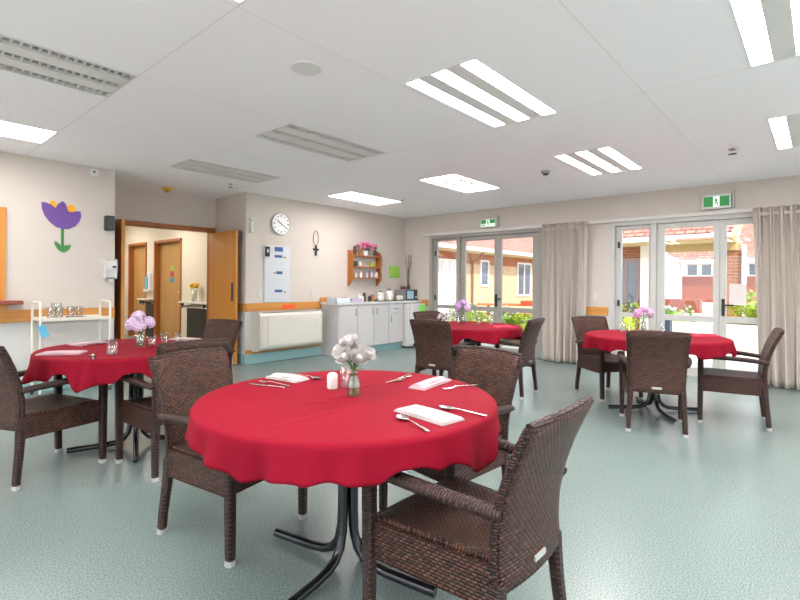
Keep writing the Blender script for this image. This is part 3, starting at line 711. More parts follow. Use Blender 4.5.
# worktop contents
t = thing('paper_tray', 'pale blue tray of papers at the left end of the worktop', 'tray', (5.40, 6.06, .88))
MB().box(-.18, .12, -.12, .12, 0, .006).box(-.18, .12, -.12, -.112, 0, .08).box(-.18, -.172, -.12, .12, 0, .08).box(-.18, .12, .112, .12, 0, .08).build('tray', 'paleblue', t); MB().box(-.16, .1, -.1, .1, .008, .06).build('papers', 'white', t)
t = thing('paper_tray', 'lilac and white stack of papers right of the pale blue tray', 'papers', (5.68, 6.06, .88))
MB().box(-.14, .14, -.11, .11, 0, .03).build('lower_sheets', 'lilac_paper', t); MB().obox((.02, 0, .045), (.26, .2, .03), .1).build('upper_sheets', 'lilac_paper', t)
t = thing('paper_towel_box', 'small white box of tissues on the worktop under the shelf', 'box', (5.93, 6.15, .88)); MB().box(-.06, .06, -.06, .06, 0, .1).build('carton', 'white', t, bevel=.004); MB().lathe([(.02, .1), (.03, .13), (0, .125)], 8).build('tissue', 'ceram', t)
def can(x, y, r, hh, mat, nm, lab, cat, lid='black'):
    t = thing(nm, lab, cat, (x, y, .88)); MB().lathe([(r, 0), (r, hh*.82), (r*.8, hh*.9)], 16).build('body', mat, t); MB().lathe([(r*.82, hh*.9), (r*.82, hh), (0, hh)], 16).build('lid', lid, t)
can(6.06, 6.15, .03, .16, 'darkgrey', 'storage_jar', 'tall dark canister on the worktop beside the tissue box', 'canister')
can(6.15, 6.1, .035, .1, 'black', 'storage_jar', 'short black canister on the worktop', 'canister')
can(6.26, 6.15, .04, .12, 'shelf_wood', 'storage_jar', 'brown wooden jar on the worktop left of the kettles', 'jar', 'brown')
def kettle(x, y, s, mat, lab, rz):
    t = thing('kettle', lab, 'kettle', (x, y, .88), rz, 'white kettles on the worktop')
    MB().lathe([(.075*s, 0), (.085*s, .02), (.08*s, .1*s), (.06*s, .19*s), (.045*s, .205*s)], 22).build('body', mat, t)
    MB().lathe([(.045*s, .206*s), (.03*s, .22*s), (.012, .225*s), (.012, .24*s), (0, .245*s)], 16).build('lid', 'black', t)
    MB().tube([(.06*s, 0, .13*s), (.1*s, 0, .16*s), (.115*s, 0, .185*s)], .014, 8).build('spout', mat, t)
    MB().tube([(-.05*s, 0, .19*s), (-.11*s, 0, .18*s), (-.125*s, 0, .1*s), (-.08*s, 0, .04*s)], .012, 8).build('handle', mat, t)
kettle(6.45, 6.12, .8, 'ceram', 'white kettle on the worktop, left of the pair', R(200)); kettle(6.66, 6.1, .95, 'ceram', 'larger white kettle next to the microwave, right of the pair', R(180))
tag(MB().box(6.3, 6.95, 5.98, 6.03, .88, .895).box(6.3, 6.95, 6.2, 6.25, .88, .895).box(6.3, 6.35, 6.03, 6.2, .88, .895).box(6.9, 6.95, 6.03, 6.2, .88, .895).box(6.35, 6.9, 6.03, 6.2, .88, .885).build('drying_tray', 'green_d'), 'dark green tray on the worktop under the kettles and mugs', 'tray')
for q, (x, y) in enumerate(((6.33, 6.05), (6.56, 6.02), (6.80, 6.03), (6.90, 6.05))):
    t = thing('mug', ['white mug left of the kettles on the worktop', 'white mug in front between the two kettles', 'white mug right of the larger kettle', 'white mug nearest the microwave'][q], 'mug', (x, y-.03, .8955), 0, 'mugs on the worktop')
    MB().lathe([(.03, 0), (.036, .01), (.038, .085), (.034, .085), (.03, .01), (0, .01)], 16).build('cup', 'ceram', t); MB().tube([(.037, 0, .07), (.06, 0, .06), (.058, 0, .03), (.035, 0, .022)], .005, 6).build('handle', 'ceram', t)
t = thing('microwave', 'grey microwave with pale blue window at the end of the worktop', 'microwave', (7.22, 6.13, .885))
MB().box(-.20, .155, -.12, .13, 0, .21).build('body', 'mwgrey', t, bevel=.006); MB().box(-.19, .05, -.135, -.121, .01, .2).build('door', 'darkgrey', t)
MB().box(-.165, .03, -.138, -.1351, .03, .18).build('door_window', 'mwwin', t); MB().box(.06, .15, -.132, -.121, .01, .2).build('control_panel', 'darkgrey', t); MB().lathe([(.018, -.133), (.018, -.145), (0, -.146)], 12, (.105, 0, .06), 'y').build('knob', 'flap', t)
t = thing('basket', 'low dark brown basket on top of the microwave', 'basket', (7.1, 6.13, 1.0955))
MB().lathe([(.06, 0), (.075, .04), (.07, .04), (.056, .006), (0, .006)], 18).build('bowl', 'brown', t)
b = MB()
for k in range(6): b.ball((.035*cos(k), .035*sin(k), .04), .022, 8, 5)
b.build('contents', 'brown', t)
t = thing('twig_ornament', 'tall bare twig arrangement on top of the microwave in the corner', 'ornament', (7.30, 6.17, 1.0955))
MB().lathe([(.03, 0), (.035, .04), (.02, .1), (.015, .1), (.0, .02)], 14).build('holder', 'brown', t)
b = MB(); rnd = random.Random(4)
for k in range(7):
    a = k*.9; p = Vector((0, 0, .03)); pts = [p]
    for q in range(6): p = p+Vector((.022*cos(a)*rnd.random()*1.2-.006, .012*sin(a)*rnd.random()-.003, .11)); pts.append(p)
    b.tube(pts, [.006, .006, .005, .004, .004, .003, .002], 5)
    b.tube([pts[4], pts[4]+Vector((.05*cos(a), .02*sin(a), .06))], .003, 4)
b.build('twigs', 'twig', t)
# wall shelf
t = thing('wall_shelf', 'small timber wall shelf with scalloped sides above the worktop', 'shelf', (6.24, YL-.001, 1.16))
side = [(0, 0), (-.03, .0), (-.13, .12), (-.14, .2), (-.12, .3), (-.14, .4), (-.14, .56), (-.09, .62), (0, .64)]
for x in (-.40, .325): MB().prism([(a, c) for a, c in side], x, x+.025, 'yz').build('side_panel', 'shelf_wood', t)
for z in (.13, .33, .53): MB().box(-.375, .325, -.13, 0, z, z+.018).build('shelf_board', 'shelf_wood', t)
SH = lambda x, y, z: (6.24+x, YL-.001+y, 1.16+z)
def pot(x, z, r, hh, mat, lab, nm='ornament', lid=None):
    t = thing(nm, lab, nm.replace('_', ' '), SH(x, -.065, z)); MB().lathe([(r*.7, 0), (r, hh*.4), (r*.8, hh*.8), (r*.9, hh)], 14).build('body', mat, t)
    MB().lathe([(r*.8, hh), (r*.3, hh*1.1), (0, hh*1.2)], 12).build('top', lid or mat, t)
pot(-.27, .348, .045, .1, 'darkgrey', 'dark round jar on the middle shelf of the wall shelf', 'jar', 'white')
pot(-.15, .348, .03, .08, 'ceram', 'white ornament on the middle shelf beside the dark jar')
pot(.16, .348, .055, .07, 'leafY', 'yellow green ornament on the middle shelf')
pot(-.25, .148, .03, .08, 'ceram', 'white cup leftmost on the bottom shelf of the wall shelf', 'cup')
pot(-.13, .148, .03, .09, 'ceram', 'white cup second on the bottom shelf of the wall shelf', 'cup')
pot(.02, .148, .03, .08, 'paper', 'pale cup in the middle of the bottom shelf', 'cup')
pot(.15, .148, .04, .1, 'lilac_paper', 'lilac jar on the bottom shelf of the wall shelf', 'jar')
pot(.26, .148, .045, .1, 'ceram', 'white jar rightmost on the bottom shelf', 'jar')
pot(-.28, .548, .035, .15, 'brown', 'brown figurine at the left of the top shelf', 'figurine')
pot(-.16, .548, .03, .11, 'shelf_wood', 'reddish figurine beside the brown one on the top shelf', 'figurine')
pot(.24, .548, .03, .1, 'brown', 'small brown figurine at the right of the top shelf', 'figurine')
t = thing('potted_flowers', 'pot of pink flowers on top of the timber wall shelf', 'potted plant', SH(-.02, -.065, .548))
MB().lathe([(.04, 0), (.055, .09), (.05, .09), (.0, .08)], 16).build('pot', 'ceram', t)
b = MB(); b2 = MB(); rnd = random.Random(2)
for k in range(26):
    a = rnd.random()*6.3; r = .14*rnd.random()**.5; z = .09+rnd.random()*.12
    b.obox((r*cos(a)*1.9, r*sin(a)*.3-.03, z), (.05, .02, .006), a, rnd.random()*2, rnd.random())
for k in range(14):
    a = k*2.4; r = .13*(k/14)**.5
    b2.ball((r*cos(a)*1.9, r*sin(a)*.35-.04, .18+.05*cos(k*3)), .032, 8, 5)
b.build('foliage', 'green_d', t); b2.build('pink_blooms', 'petal_pk', t)

# ------------------------------------------------------------------ trolley
t = thing('serving_trolley', 'cream metal serving trolley against the left wall', 'trolley', (1.28, 5.95, 0))
L, Dp = .635, .33
for x in (0, L):
    for y in (0, Dp): MB().tube([(x, y, .05), (x, y, .80)], .013, 8).build('post', 'cream', t); 
for x in (0, L): MB().tube([(x, 0, .80), (x, 0, .95), (x, .012, .972), (x, .04, .98), (x, Dp-.04, .98), (x, Dp-.012, .972), (x, Dp, .95), (x, Dp, .80)], .013, 8).build('end_handle', 'cream', t)
for z in (.785, .42): MB().box(.0, L, 0, Dp, z, z+.02).box(0, L, -.006, .006, z, z+.035).box(0, L, Dp-.006, Dp+.006, z, z+.035).build('tray_shelf', 'cream', t, bevel=.003)
for x in (0, L):
    for y in (0, Dp): MB().lathe([(.028, -.012), (.028, .012)], 16, (x, y, .028), 'x').build('castor', 'darkgrey', t)
tag(MB().obox((1.30, 5.925, .69), (.065, .004, .125), 0, 0, R(-18)).build('hanging_tag', 'bluepaper'), 'light blue card tag hanging from the trolley handle', 'tag')
tag(MB().box(1.56, 1.72, 6.02, 6.22, .8055, .815).build('serving_mat', 'brown'), 'dark brown mat on the trolley top tray', 'mat')
def tumbler(x, y, z, s, lab, grp='drinking glasses', inverted=False, mat='tumbler'):
    t = thing('drinking_glass', lab, 'glass', (x, y, z), 0, grp)
    r0, r1, hh = .027*s, .034*s, .1*s
    if inverted: pr = [(r1, 0), (r0, hh), (0, hh), (0, hh-.008), (r0-.003, hh-.008), (r1-.003, .0)]
    else: pr = [(r0, 0), (r1, hh), (r1-.003, hh), (r0-.003, .008), (0, .008)]
    MB().lathe(pr, 20).build('bowl', mat, t)
    MB().lathe([(pr[0][0]+.0008, 0), (pr[0][0]+.0008, .006)], 20).build('rim', 'steel' if False else mat, t)
    return t
for q, x in enumerate((1.39, 1.47)): tumbler(x, 6.05+.03*q, .8055, 1.2, ['clear glass leftmost on the trolley tray', 'clear glass second from left on the trolley tray'][q], 'glasses on the trolley')
t = thing('glass_jug', 'taller clear glass jug between the glasses on the trolley tray', 'jug', (1.47, 6.18, .8055), 0)
MB().lathe([(.05, 0), (.055, .12), (.045, .16), (.042, .16), (.05, .12), (.046, .006), (0, .006)], 20).build('jug_body', 'tumbler', t)
tumbler(1.57, 6.06, .8155, 1.15, 'clear glass on the brown mat of the trolley, left of two', 'glasses on the trolley'); tumbler(1.655, 6.08, .8155, 1.1, 'clear glass on the brown mat of the trolley, right of two', 'glasses on the trolley')

# ------------------------------------------------------------------ rattan armchair
def make_chair(label, loc, rz):
    t = thing('woven_armchair', label, 'chair', loc, rz, 'woven armchairs around the dining tables')
    XP = [(.33, -.228), (.42, -.220), (.5, -.222), (.6, -.242), (.7, -.275), (.79, -.316), (.825, -.334)]
    def bx_(z):
        for (a, xa), (c, xc) in zip(XP, XP[1:]):
            if z <= c: return xa+(xc-xa)*(z-a)/(c-a)
        return XP[-1][1]
    def back(u, v):
        # closed loop around thickness: u wraps, v along height
        z = .33+v*.490; hw = .196+.022*v; w = u*4
        th = .032
        if w < 1: y = -hw+2*hw*w; s = 1
        elif w < 2: y = hw; s = 1-2*(w-1)
        elif w < 3: y = hw-2*hw*(w-2); s = -1
        else: y = -hw; s = -1+2*(w-3)
        bow = -.018*(1-(y/hw)**2)
        zz = z+(.01*(1-(y/hw)**2) if v > .97 else 0)
        return (bx_(z)+bow+s*th/2, y, zz)
    nb = 40; b = MB(); b.grid(lambda u, v: back(u, v), nb, 16, True)
    vs = b.v; w = nb
    b.f.append(tuple(range(16*w, 17*w))); b.sm.append(False); b.f.append(tuple(range(w))[::-1]); b.sm.append(False)
    bk = b.build('backrest', 'rattan', t, uv='z')
    b = MB()   # wrapped edge around the back
    for s in (-1, 1): b.tube([(bx_(z)-.0, s*(.198+.022*(z-.33)/.49), z) for z in (.33, .42, .5, .6, .7, .79, .821)], (.011), 8)
    b.tube([(bx_(.821)-.018*(1-(k/5)**2), k*.0436, .821+.01*(1-(k/5)**2)) for k in range(-5, 6)], .0145, 8)
    b.build('edge_binding', 'rattan_leg', bk, uv='z')
    MB().box(-.266, -.2605, -.035, .035, .365, .382).build('maker_plate', 'silver', bk)
    # seat
    def seat(u, v):
        x = -.215+.45*v; hw = .192+.041*v; y = -hw+2*hw*u
        return (x, y, .40+.014*((2*u-1)**2)-.012*(1-(2*v-1)**2)*(1-(2*u-1)**2)-(.012*(max(0, v-.85)/.15)**2))
    MB().grid(seat, 16, 16).build('seat', 'rattan', t, uv='x', solid=.02)
    b = MB()
    for s in (-1, 1):
        P = [(-.22, s*.205), (.235, s*.238), (.235, s*.212), (-.22, s*.18)]
        b.prism(P if s < 0 else P[::-1], .28, .408, 'xy')
    b.prism([(.222, -.235), (.25, -.235), (.25, .235), (.222, .235)], .30, .402, 'xy')
    b.build('apron', 'rattan', t, uv='z', bevel=.004)
    for s in (-1, 1):
        a = MB(); a.tube([(.262, s*.246, .578), (.2, s*.252, .584), (.1, s*.256, .586), (0, s*.254, .584), (-.1, s*.242, .578), (-.2, s*.222, .568), (-.245, s*.210, .562)], [(.015, .026), (.019, .029), (.020, .030), (.020, .030), (.020, .029), (.019, .027), (.017, .024)], 12)
        a.build('armrest', 'rattan_leg', t, uv='x')
        lg = MB().tube([(.238, s*.236, .022), (.236, s*.238, .3), (.236, s*.242, .57)], [(.019, .019), (.022, .022), (.023, .023)], sq=True, smooth=False).build('leg', 'rattan_leg', t, uv='z')
        MB().tube([(.238, s*.236, 0), (.238, s*.236, .024)], (.0205), sq=True, smooth=False).build('foot_cap', 'silver', lg)
        lg = MB().tube([(-.252, s*.205, .022), (-.246, s*.203, .1), (-.234, s*.198, .2), (-.226, s*.192, .3), (-.224, s*.19, .36)], [(.018, .018), (.019, .019), (.02, .02), (.022, .022), (.022, .022)], sq=True, smooth=False).build('leg', 'rattan_leg', t, uv='z')
        MB().tube([(-.254, s*.205, 0), (-.252, s*.205, .024)], .0195, sq=True, smooth=False).build('foot_cap', 'silver', lg)
    return t
CH = [  # x, y, azimuth, table, label
    (1.402, .91, 90, 0, 'brown woven armchair nearest the camera, its woven back turned to us'),
    (1.25, 2.17, -77, 0, 'brown woven armchair at the left of the nearest red table'),
    (2.05, 1.455, 172, 0, 'brown woven armchair on the far right side of the nearest red table'),
    (.82, 3.745, 17, 1, 'woven armchair cut by the left edge of the photo'),
    (1.425, 3.265, 90, 1, 'woven armchair at the left table, just behind the nearest table\'s left chair'),
    (2.08, 4.28, -167, 1, 'greyish lit woven armchair at the far side of the left table by the double doors'),
    (4.553, 1.086, 18.5, 2, 'woven armchair at the right table with its whole back facing the camera'),
    (5.475, 1.77, -125, 2, 'woven armchair at the right table in front of the gathered curtain'),
    (5.23, .61, 99, 2, 'woven armchair at the right table seen side-on by the right curtain'),
    (4.19, 3.04, 9, 3, 'woven armchair at the far table with its back to the camera, left'),
    (4.957, 3.607, -103, 3, 'woven armchair at the far side of the far table beside the green cloth'),
    (4.85, 2.64, 95, 3, 'woven armchair at the right of the far table, before the gathered curtain'),
]
first = None
for (x, y, az, tb, lab) in CH:
    if first is None: first = make_chair(lab, (x, y, 0), R(az))
    else: again(first, lab, (x, y, 0), R(az))

# ------------------------------------------------------------------ tables and cloths
TB = [((1.41, 1.52), 100, 'nearest'), ((1.40, 3.80), 250, 'left'), ((5.125, 1.218), 126, 'right'), ((4.80, 3.14), 0, 'far')]
def make_table(loc, rz, label):
    t = thing('pedestal_table', label, 'table', (*loc, 0), rz, 'round pedestal tables')
    MB().lathe([(.58, .69), (.595, .695), (.595, .708), (.585, .714), (0, .714)], 64).build('tabletop', 'brownflat', t)
    for k in range(4):
        a = k*pi/2; c, s = cos(a), sin(a)
        P = [(.03, .69), (.03, .25), (.034, .16), (.05, .095), (.085, .052), (.13, .034), (.2, .026), (.42, .022)]
        MB().tube([(r*c, r*s, z) for r, z in P], .019, 10).build('leg', 'blackmet', t)
        
    MB().lathe([(.16, .676), (.16, .69)], 24).build('top_plate', 'blackmet', t)
    return t
names = ['black-legged round pedestal table under the nearest red cloth', 'black-legged round pedestal table under the left red cloth', 'black-legged round pedestal table under the right red cloth', 'black-legged round pedestal table under the far red cloth']
tb0 = make_table(TB[0][0], R(TB[0][1]), names[0])
for k in (1, 2, 3): again(tb0, names[k], (*TB[k][0], 0), R(TB[k][1]))
TT = .722
def cloth(k, seed, RR, base, extra, lab):
    (cx, cy), _, _ = TB[k]; rnd = random.Random(seed)
    ph = [rnd.random()*6.28 for _ in range(8)]
    arms = []
    for (x, y, az, tb, _) in CH:
        if tb != k: continue
        for s in (-1, 1):
            best = None
            for q in range(60):
                lx = -.24+q*.5/60; px_ = x+lx*cos(R(az))-s*.25*sin(R(az))-cx; py_ = y+lx*sin(R(az))+s*.25*cos(R(az))-cy
                d = abs(math.hypot(px_, py_)-RR)
                if best is None or d < best[0]: best = (d, math.atan2(py_, px_))
            if best[0] < .05: arms.append(best[1])
    def drop(a):
        d = base+.012*sin(3*a+ph[0])+.009*sin(7*a+ph[1])+.005*sin(19*a+ph[2])
        for (c, w, h) in extra:
            dd = abs((a-R(c)+pi) % (2*pi)-pi); d += h*math.exp(-(dd/R(w))**2)
        for c in arms:
            dd = abs((a-c+pi) % (2*pi)-pi); g = math.exp(-(dd/.13)**4)
            d = d*(1-g)+min(d, .095)*g
        return d
    def flare(a, t):
        f = .6*sin(9*a+ph[2]+.8*sin(2*a+ph[3]))+.5*sin(17*a+ph[4]+sin(3*a))+.55*sin(31*a+ph[5]+sin(5*a))*(.5+.5*cos(a-R(175)))
        for c in arms:
            dd = abs((a-c+pi) % (2*pi)-pi); g = math.exp(-(dd/.16)**2); f = f*(1-g)+.4*g
        return f*.022*t**1.2+.012*t
    nR, nD, nA = (60 if k == 0 else 16), 12, 300
    def crease(x, y):
        if k: return 0
        z = 0
        for (x1, y1, x2, y2, hh) in ((.93, 1.37, 1.36, 1.37, .0045), (1.13, 1.86, 1.05, 1.62, .003), (1.5, 1.6, 1.85, 1.62, .003), (.99, 1.7, 1.3, 1.5, .0022)):
            dx, dy = x2-x1, y2-y1; L2 = dx*dx+dy*dy; q = max(0, min(1, ((x-x1)*dx+(y-y1)*dy)/L2))
            d = math.hypot(x-x1-q*dx, y-y1-q*dy); z += hh*math.exp(-(d/.013)**2)*sin(pi*min(1, max(0, .1+.8*q)))
        return z
    vs = [(0, 0, TT-.002)]; fs = []
    rings = []
    for j in range(1, nR+1): rings.append(('t', j/nR))
    for j in range(1, nD+1): rings.append(('d', j/nD))
    for kind, q in rings:
        for i in range(nA):
            a = 2*pi*i/nA
            if kind == 't': r = (RR-.012)*q; z = TT-.002+.0008*sin(7*q+3*a)+crease(cx+r*cos(a), cy+r*sin(a))*(1 if q < .93 else 0)
            else:
                D = drop(a); s = q*D; tt = max(0, (s-.02)/.12)
                r = RR-.012+.012*sin(min(1, s/.02)*pi/2)+flare(a, min(1.3, tt)); z = TT-.002-(s-.006*min(1, s/.02))
            vs.append((r*cos(a), r*sin(a), z))
    for i in range(nA): fs.append((0, 1+i, 1+(i+1) % nA))
    for j in range(len(rings)-1):
        for i in range(nA): fs.append((1+j*nA+i, 1+(j+1)*nA+i, 1+(j+1)*nA+(i+1) % nA, 1+j*nA+(i+1) % nA))
    b = MB(); b.add(vs, fs, True); o = b.build('tablecloth', 'cloth', solid=.0022); o.location = (cx, cy, 0)
    tag(o, lab, 'tablecloth', 'red tablecloths')
cloth(0, 11, .622, .118, [(-83, 12, .085), (-60, 7, .03), (195, 9, .012)], 'bright red cloth on the nearest table, white roses on it')
cloth(1, 5, .62, .135, [(-110, 10, .04), (215, 14, .07), (170, 12, .05)], 'red cloth on the left table, pale lilac flowers and an upturned glass on it')
cloth(2, 8, .63, .12, [(-70, 10, .05), (-100, 8, .03), (170, 10, .03)], 'red cloth on the right table by the right glass doors')
cloth(3, 9, .62, .125, [(-120, 10, .03), (200, 10, .04)], 'red cloth on the far table before the left glass doors')

# ------------------------------------------------------------------ table settings
def napkin(x, y, w, l, rz, lab, mat='napkin', fold='flat', grp='folded napkins'):
    t = thing('napkin', lab, 'napkin', (x, y, TT), rz, grp)
    b = MB(); n = 12
    def lay(z0, th, sx, sy, bend):
        def top(u, v):
            X = (u-.5)*l*sx; Y = (v-.5)*w*sy
            return (X, Y, z0+th+bend*sin(pi*u)*.8+.004*sin(3*pi*u)*sin(pi*v))
        def bot(u, v):
            p = top(1-u, v); return (p[0], p[1], max(.0005, p[2]-th))
        b.grid(top, n, 6); b.grid(bot, n, 6)
        for vv in (0, 1):
            b.grid(lambda u, v: (top(u, vv)[0], top(u, vv)[1], top(u, vv)[2]*(1-v)+max(.0005, top(u, vv)[2]-th)*v), n, 1)
        for uu in (0, 1):
            b.grid(lambda u, v: (top(uu, u)[0], top(uu, u)[1], top(uu, u)[2]*(1-v)+max(.0005, top(uu, u)[2]-th)*v), 6, 1)
    lay(0, .004, 1, 1, .001); lay(.0042, .003, .98, .95, .002); lay(.0078, .0025, .95, .9, .003)
    if fold == 'roll':
        b.tube([(-l*.45, w*.1, .013), (0, w*.1, .015), (l*.45, w*.12, .013)], [(.007, w*.28), (.009, w*.32), (.007, w*.28)], 12)
    b.build('folded_cloth', mat, t)
napkin(1.39, 1.075, .115, .25, R(-97), 'folded white napkin between two spoons on the nearest table', 'napkin')
napkin(1.83, 1.40, .085, .27, R(8), 'rolled pale pink napkin at the far right of the nearest table', 'napkin_pink', 'roll')
napkin(1.44, 2.0, .10, .21, R(-82), 'folded pale napkin at the far left of the nearest table', 'napkin', 'roll')
napkin(.93, 3.77, .15, .25, R(-35), 'pale pink napkin at the front left of the left table', 'napkin_pink')
napkin(1.21, 4.22, .12, .24, R(10), 'pale pink napkin at the back left of the left table', 'napkin_pink')
napkin(1.84, 3.99, .12, .24, R(-60), 'pale napkin at the right of the left table beside a small glass', 'napkin_pink')
napkin(5.42, .86, .13, .26, R(-45), 'red napkin on the right side of the right table', 'napkin_red', 'roll')
napkin(4.82, 2.70, .13, .28, R(-20), 'red napkin at the near right of the far table', 'napkin_red', 'roll')
def spoonmesh():
    b = MB()
    def bowl(u, v):
        a = 2*pi*u; r = v; return (.03+.031*r*cos(a), .0195*r*sin(a), .0022+.0065*(r**2)+.0003)
    b.grid(bowl, 18, 5, True); b.grid(lambda u, v: (bowl(u, v)[0], bowl(u, v)[1], bowl(u, v)[2]-.0015), 18, 5, True)
    b.tube([(.058, 0, .009), (.075, 0, .0105), (.11, 0, .009), (.16, 0, .006), (.195, 0, .0045), (.2, 0, .004)], [(.0015, .0045), (.0018, .0032), (.0015, .0035), (.0015, .006), (.0015, .0075), (.001, .004)], 8)
    return b
def forkmesh():
    b = MB()
    for k in range(4): b.tube([(0, (k-1.5)*.006, .007), (.03, (k-1.5)*.0062, .004), (.05, (k-1.5)*.005, .006)], [(.001, .0012), (.0012, .0018), (.0012, .0024)], 5)
    b.tube([(.048, 0, .006), (.06, 0, .009), (.075, 0, .011), (.11, 0, .009), (.16, 0, .006), (.2, 0, .004)], [(.0012, .011), (.0014, .009), (.0018, .0032), (.0015, .0035), (.0015, .006), (.0012, .007)], 8)
    return b
def knifemesh():
    b = MB(); b.tube([(0, 0, .003), (.02, 0, .003), (.1, 0, .0035), (.11, 0, .004), (.12, 0, .004), (.2, 0, .004), (.21, 0, .0035)], [(.0006, .003), (.0008, .008), (.001, .009), (.0015, .006), (.0025, .005), (.003, .0065), (.002, .004)], 8)
    return b
def cut(nm, mesh, x, y, x2, y2, lab, z=TT):
    o = mesh.build(nm, 'steel'); o.location = (x, y, z); o.rotation_euler = (0, 0, math.atan2(y2-y, x2-x)); tag(o, lab, nm, 'cutlery on the tables')
cut('spoon', spoonmesh(), 1.505, 1.11, 1.522, .926, 'steel spoon right of the white napkin on the nearest table')
cut('spoon', spoonmesh(), 1.30, 1.14, 1.228, .935, 'steel spoon left of the white napkin, half under it')
cut('fork', forkmesh(), 1.77, 1.285, 1.936, 1.239, 'steel fork in front of the rolled pink napkin on the nearest table')
cut('knife', knifemesh(), 1.708, 1.58, 1.938, 1.597, 'steel knife behind the rolled pink napkin, lower of the crossed pair')
cut('fork', forkmesh(), 1.75, 1.545, 1.93, 1.62, 'steel fork crossing the knife at the back of the nearest table', TT+.004)
cut('knife', knifemesh(), 1.246, 2.033, 1.304, 1.844, 'steel knife farthest left on the nearest table')
cut('fork', forkmesh(), 1.305, 2.04, 1.34, 1.86, 'steel fork beside the left knife on the nearest table')
cut('spoon', spoonmesh(), 1.536, 1.865, 1.53, 2.06, 'steel spoon right of the far left napkin on the nearest table')
cut('spoon', spoonmesh(), 1.03, 3.53, 1.0, 3.40, 'steel spoon beside the upturned glass on the left table')
cut('spoon', spoonmesh(), 1.30, 4.13, 1.1, 4.08, 'steel spoon in front of the back napkin on the left table')
# shaker, glasses
t = thing('salt_shaker', 'white ceramic salt shaker left of the rose vase on the nearest table', 'salt shaker', (1.452, 1.675, TT))
MB().lathe([(.022, 0), (.024, .004), (.024, .055), (.021, .066), (.012, .072), (0, .073)], 22).build('body', 'ceram', t)
b = MB()
for k in range(5): b.lathe([(.0018, .0715), (0, .0735)], 6, (.007*cos(k*1.256), .007*sin(k*1.256), 0))
b.build('pouring_holes', 'holes', t)
tumbler(1.515, 1.655, TT, .85, 'small clear glass tumbler directly behind the rose vase', 'drinking glasses')
tumbler(1.15, 3.53, TT, 1.0, 'upturned clear glass on the near edge of the left table', 'drinking glasses', True)
g = tumbler(1.48, 3.73, TT, .85, 'small glass of orange drink beside the lilac flowers on the left table', 'drinking glasses')
MB().lathe([(.0215, .008), (.0235, .05), (0, .051)], 18).build('orange_drink', 'amber', g)
tumbler(1.62, 3.85, TT, .85, 'clear glass just right of the orange drink on the left table', 'drinking glasses')
tumbler(1.76, 3.93, TT, .7, 'small glass next to the right napkin on the left table', 'drinking glasses', True)
tumbler(5.33, 1.57, TT, .95, 'clear glass left of the flower vase on the right table', 'drinking glasses', True)
tumbler(5.30, 1.50, TT, .7, 'short clear glass in front of the vase on the right table', 'drinking glasses')
tumbler(5.58, 1.25, TT, .8, 'clear glass right of the flower vase on the right table', 'drinking glasses', True)
tumbler(5.00, 3.12, TT, .85, 'clear glass in the middle of the far table', 'drinking glasses', True)
tumbler(5.10, 3.0, TT, .85, 'clear glass at the right of the far table by the red napkin', 'drinking glasses', True)
tumbler(5.02, 3.42, TT, .8, 'clear glass left of the lilac flowers on the far table', 'drinking glasses')
def vase(x, y, lab, s=1):
    t = thing('glass_vase', lab, 'vase', (x, y, TT), 0, 'glass bottle vases on the tables')
    MB().lathe([(.027*s, 0), (.03*s, .01), (.03*s, .05*s), (.019*s, .075*s), (.018*s, .09*s), (.024*s, .105*s), (.021*s, .105*s), (.0155*s, .088*s), (.026*s, .048*s), (.026*s, .008), (0, .008)], 22).build('bottle', 'vase', t)
    MB().lathe([(.025*s, .009), (.025*s, .035*s), (0, .036*s)], 16).build('water', 'tumbler', t)
    return t
vase(1.425, 1.505, 'clear glass vase holding the white roses on the nearest table', 1.05)
vase(1.415, 3.76, 'clear glass vase holding pale lilac flowers on the left table', 1.1)
vase(5.50, 1.41, 'glass vase holding the pink hydrangea on the right table', 1)
vase(4.97, 3.32, 'glass vase holding lilac flowers on the far table', 1)
def rosebloom(r, seed):
    b = MB(); rnd = random.Random(seed)
    b.ball((0, 0, 0), r*.42, 10, 6, (1, 1, 1.1))
    for ring, (n, rr, hh, op) in enumerate([(3, .42, .62, .12), (4, .58, .58, .28), (5, .72, .5, .35), (6, .87, .38, .55)]):
        for k in range(n):
            a0 = 2*pi*k/n+ring*.7+rnd.random()*.3; wdt = 2*pi/n*.72
            def fn(u, v):
                a = a0+(u-.5)*2*wdt*.75*(1-.15*v)
                z = r*(-.45+v*(hh+.55)*(1-.25*(2*u-1)**2))
                q = r*rr*(.35+.75*sin(min(1, v*1.15)*pi/2))+r*op*.35*max(0, v-.6)/.4*(1-.3*(2*u-1)**2)
                return (q*cos(a), q*sin(a), z)
            b.grid(fn, 6, 5)
    return b
def flower(nm, mesh, mat, base, top, lab, cat, grp, leafy=True, tilt=None):
    t = thing(nm, lab, cat, base, 0, grp); d = Vector(top)-Vector(base)
    bl = mesh.build('bloom', mat, t); bl.location = d
    dirv = Vector(tilt) if tilt else Vector((d.x*2, d.y*2, .06)); bl.rotation_euler = dirv.to_track_quat('Z', 'Y').to_euler()
    MB().tube([(0, 0, 0), (d.x*.1, d.y*.1, min(.1, d.z*.6)), (d.x*.5, d.y*.5, d.z*.8), tuple(d*.97)], .003, 6).build('stem', 'green', t)
    if leafy:
        b = MB(); a = math.atan2(d.y, d.x)+.8
        for q in (0, 2.3):
            c = d*.72
            b.grid(lambda u, v: (c.x+.045*u*cos(a+q)-(v-.5)*.022*sin(pi*u)*sin(a+q), c.y+.045*u*sin(a+q)+(v-.5)*.022*sin(pi*u)*cos(a+q), c.z+.01*sin(pi*u)-.012*u), 6, 2)
        b.build('leaf', 'green_d', t)
rc = (1.425, 1.505)
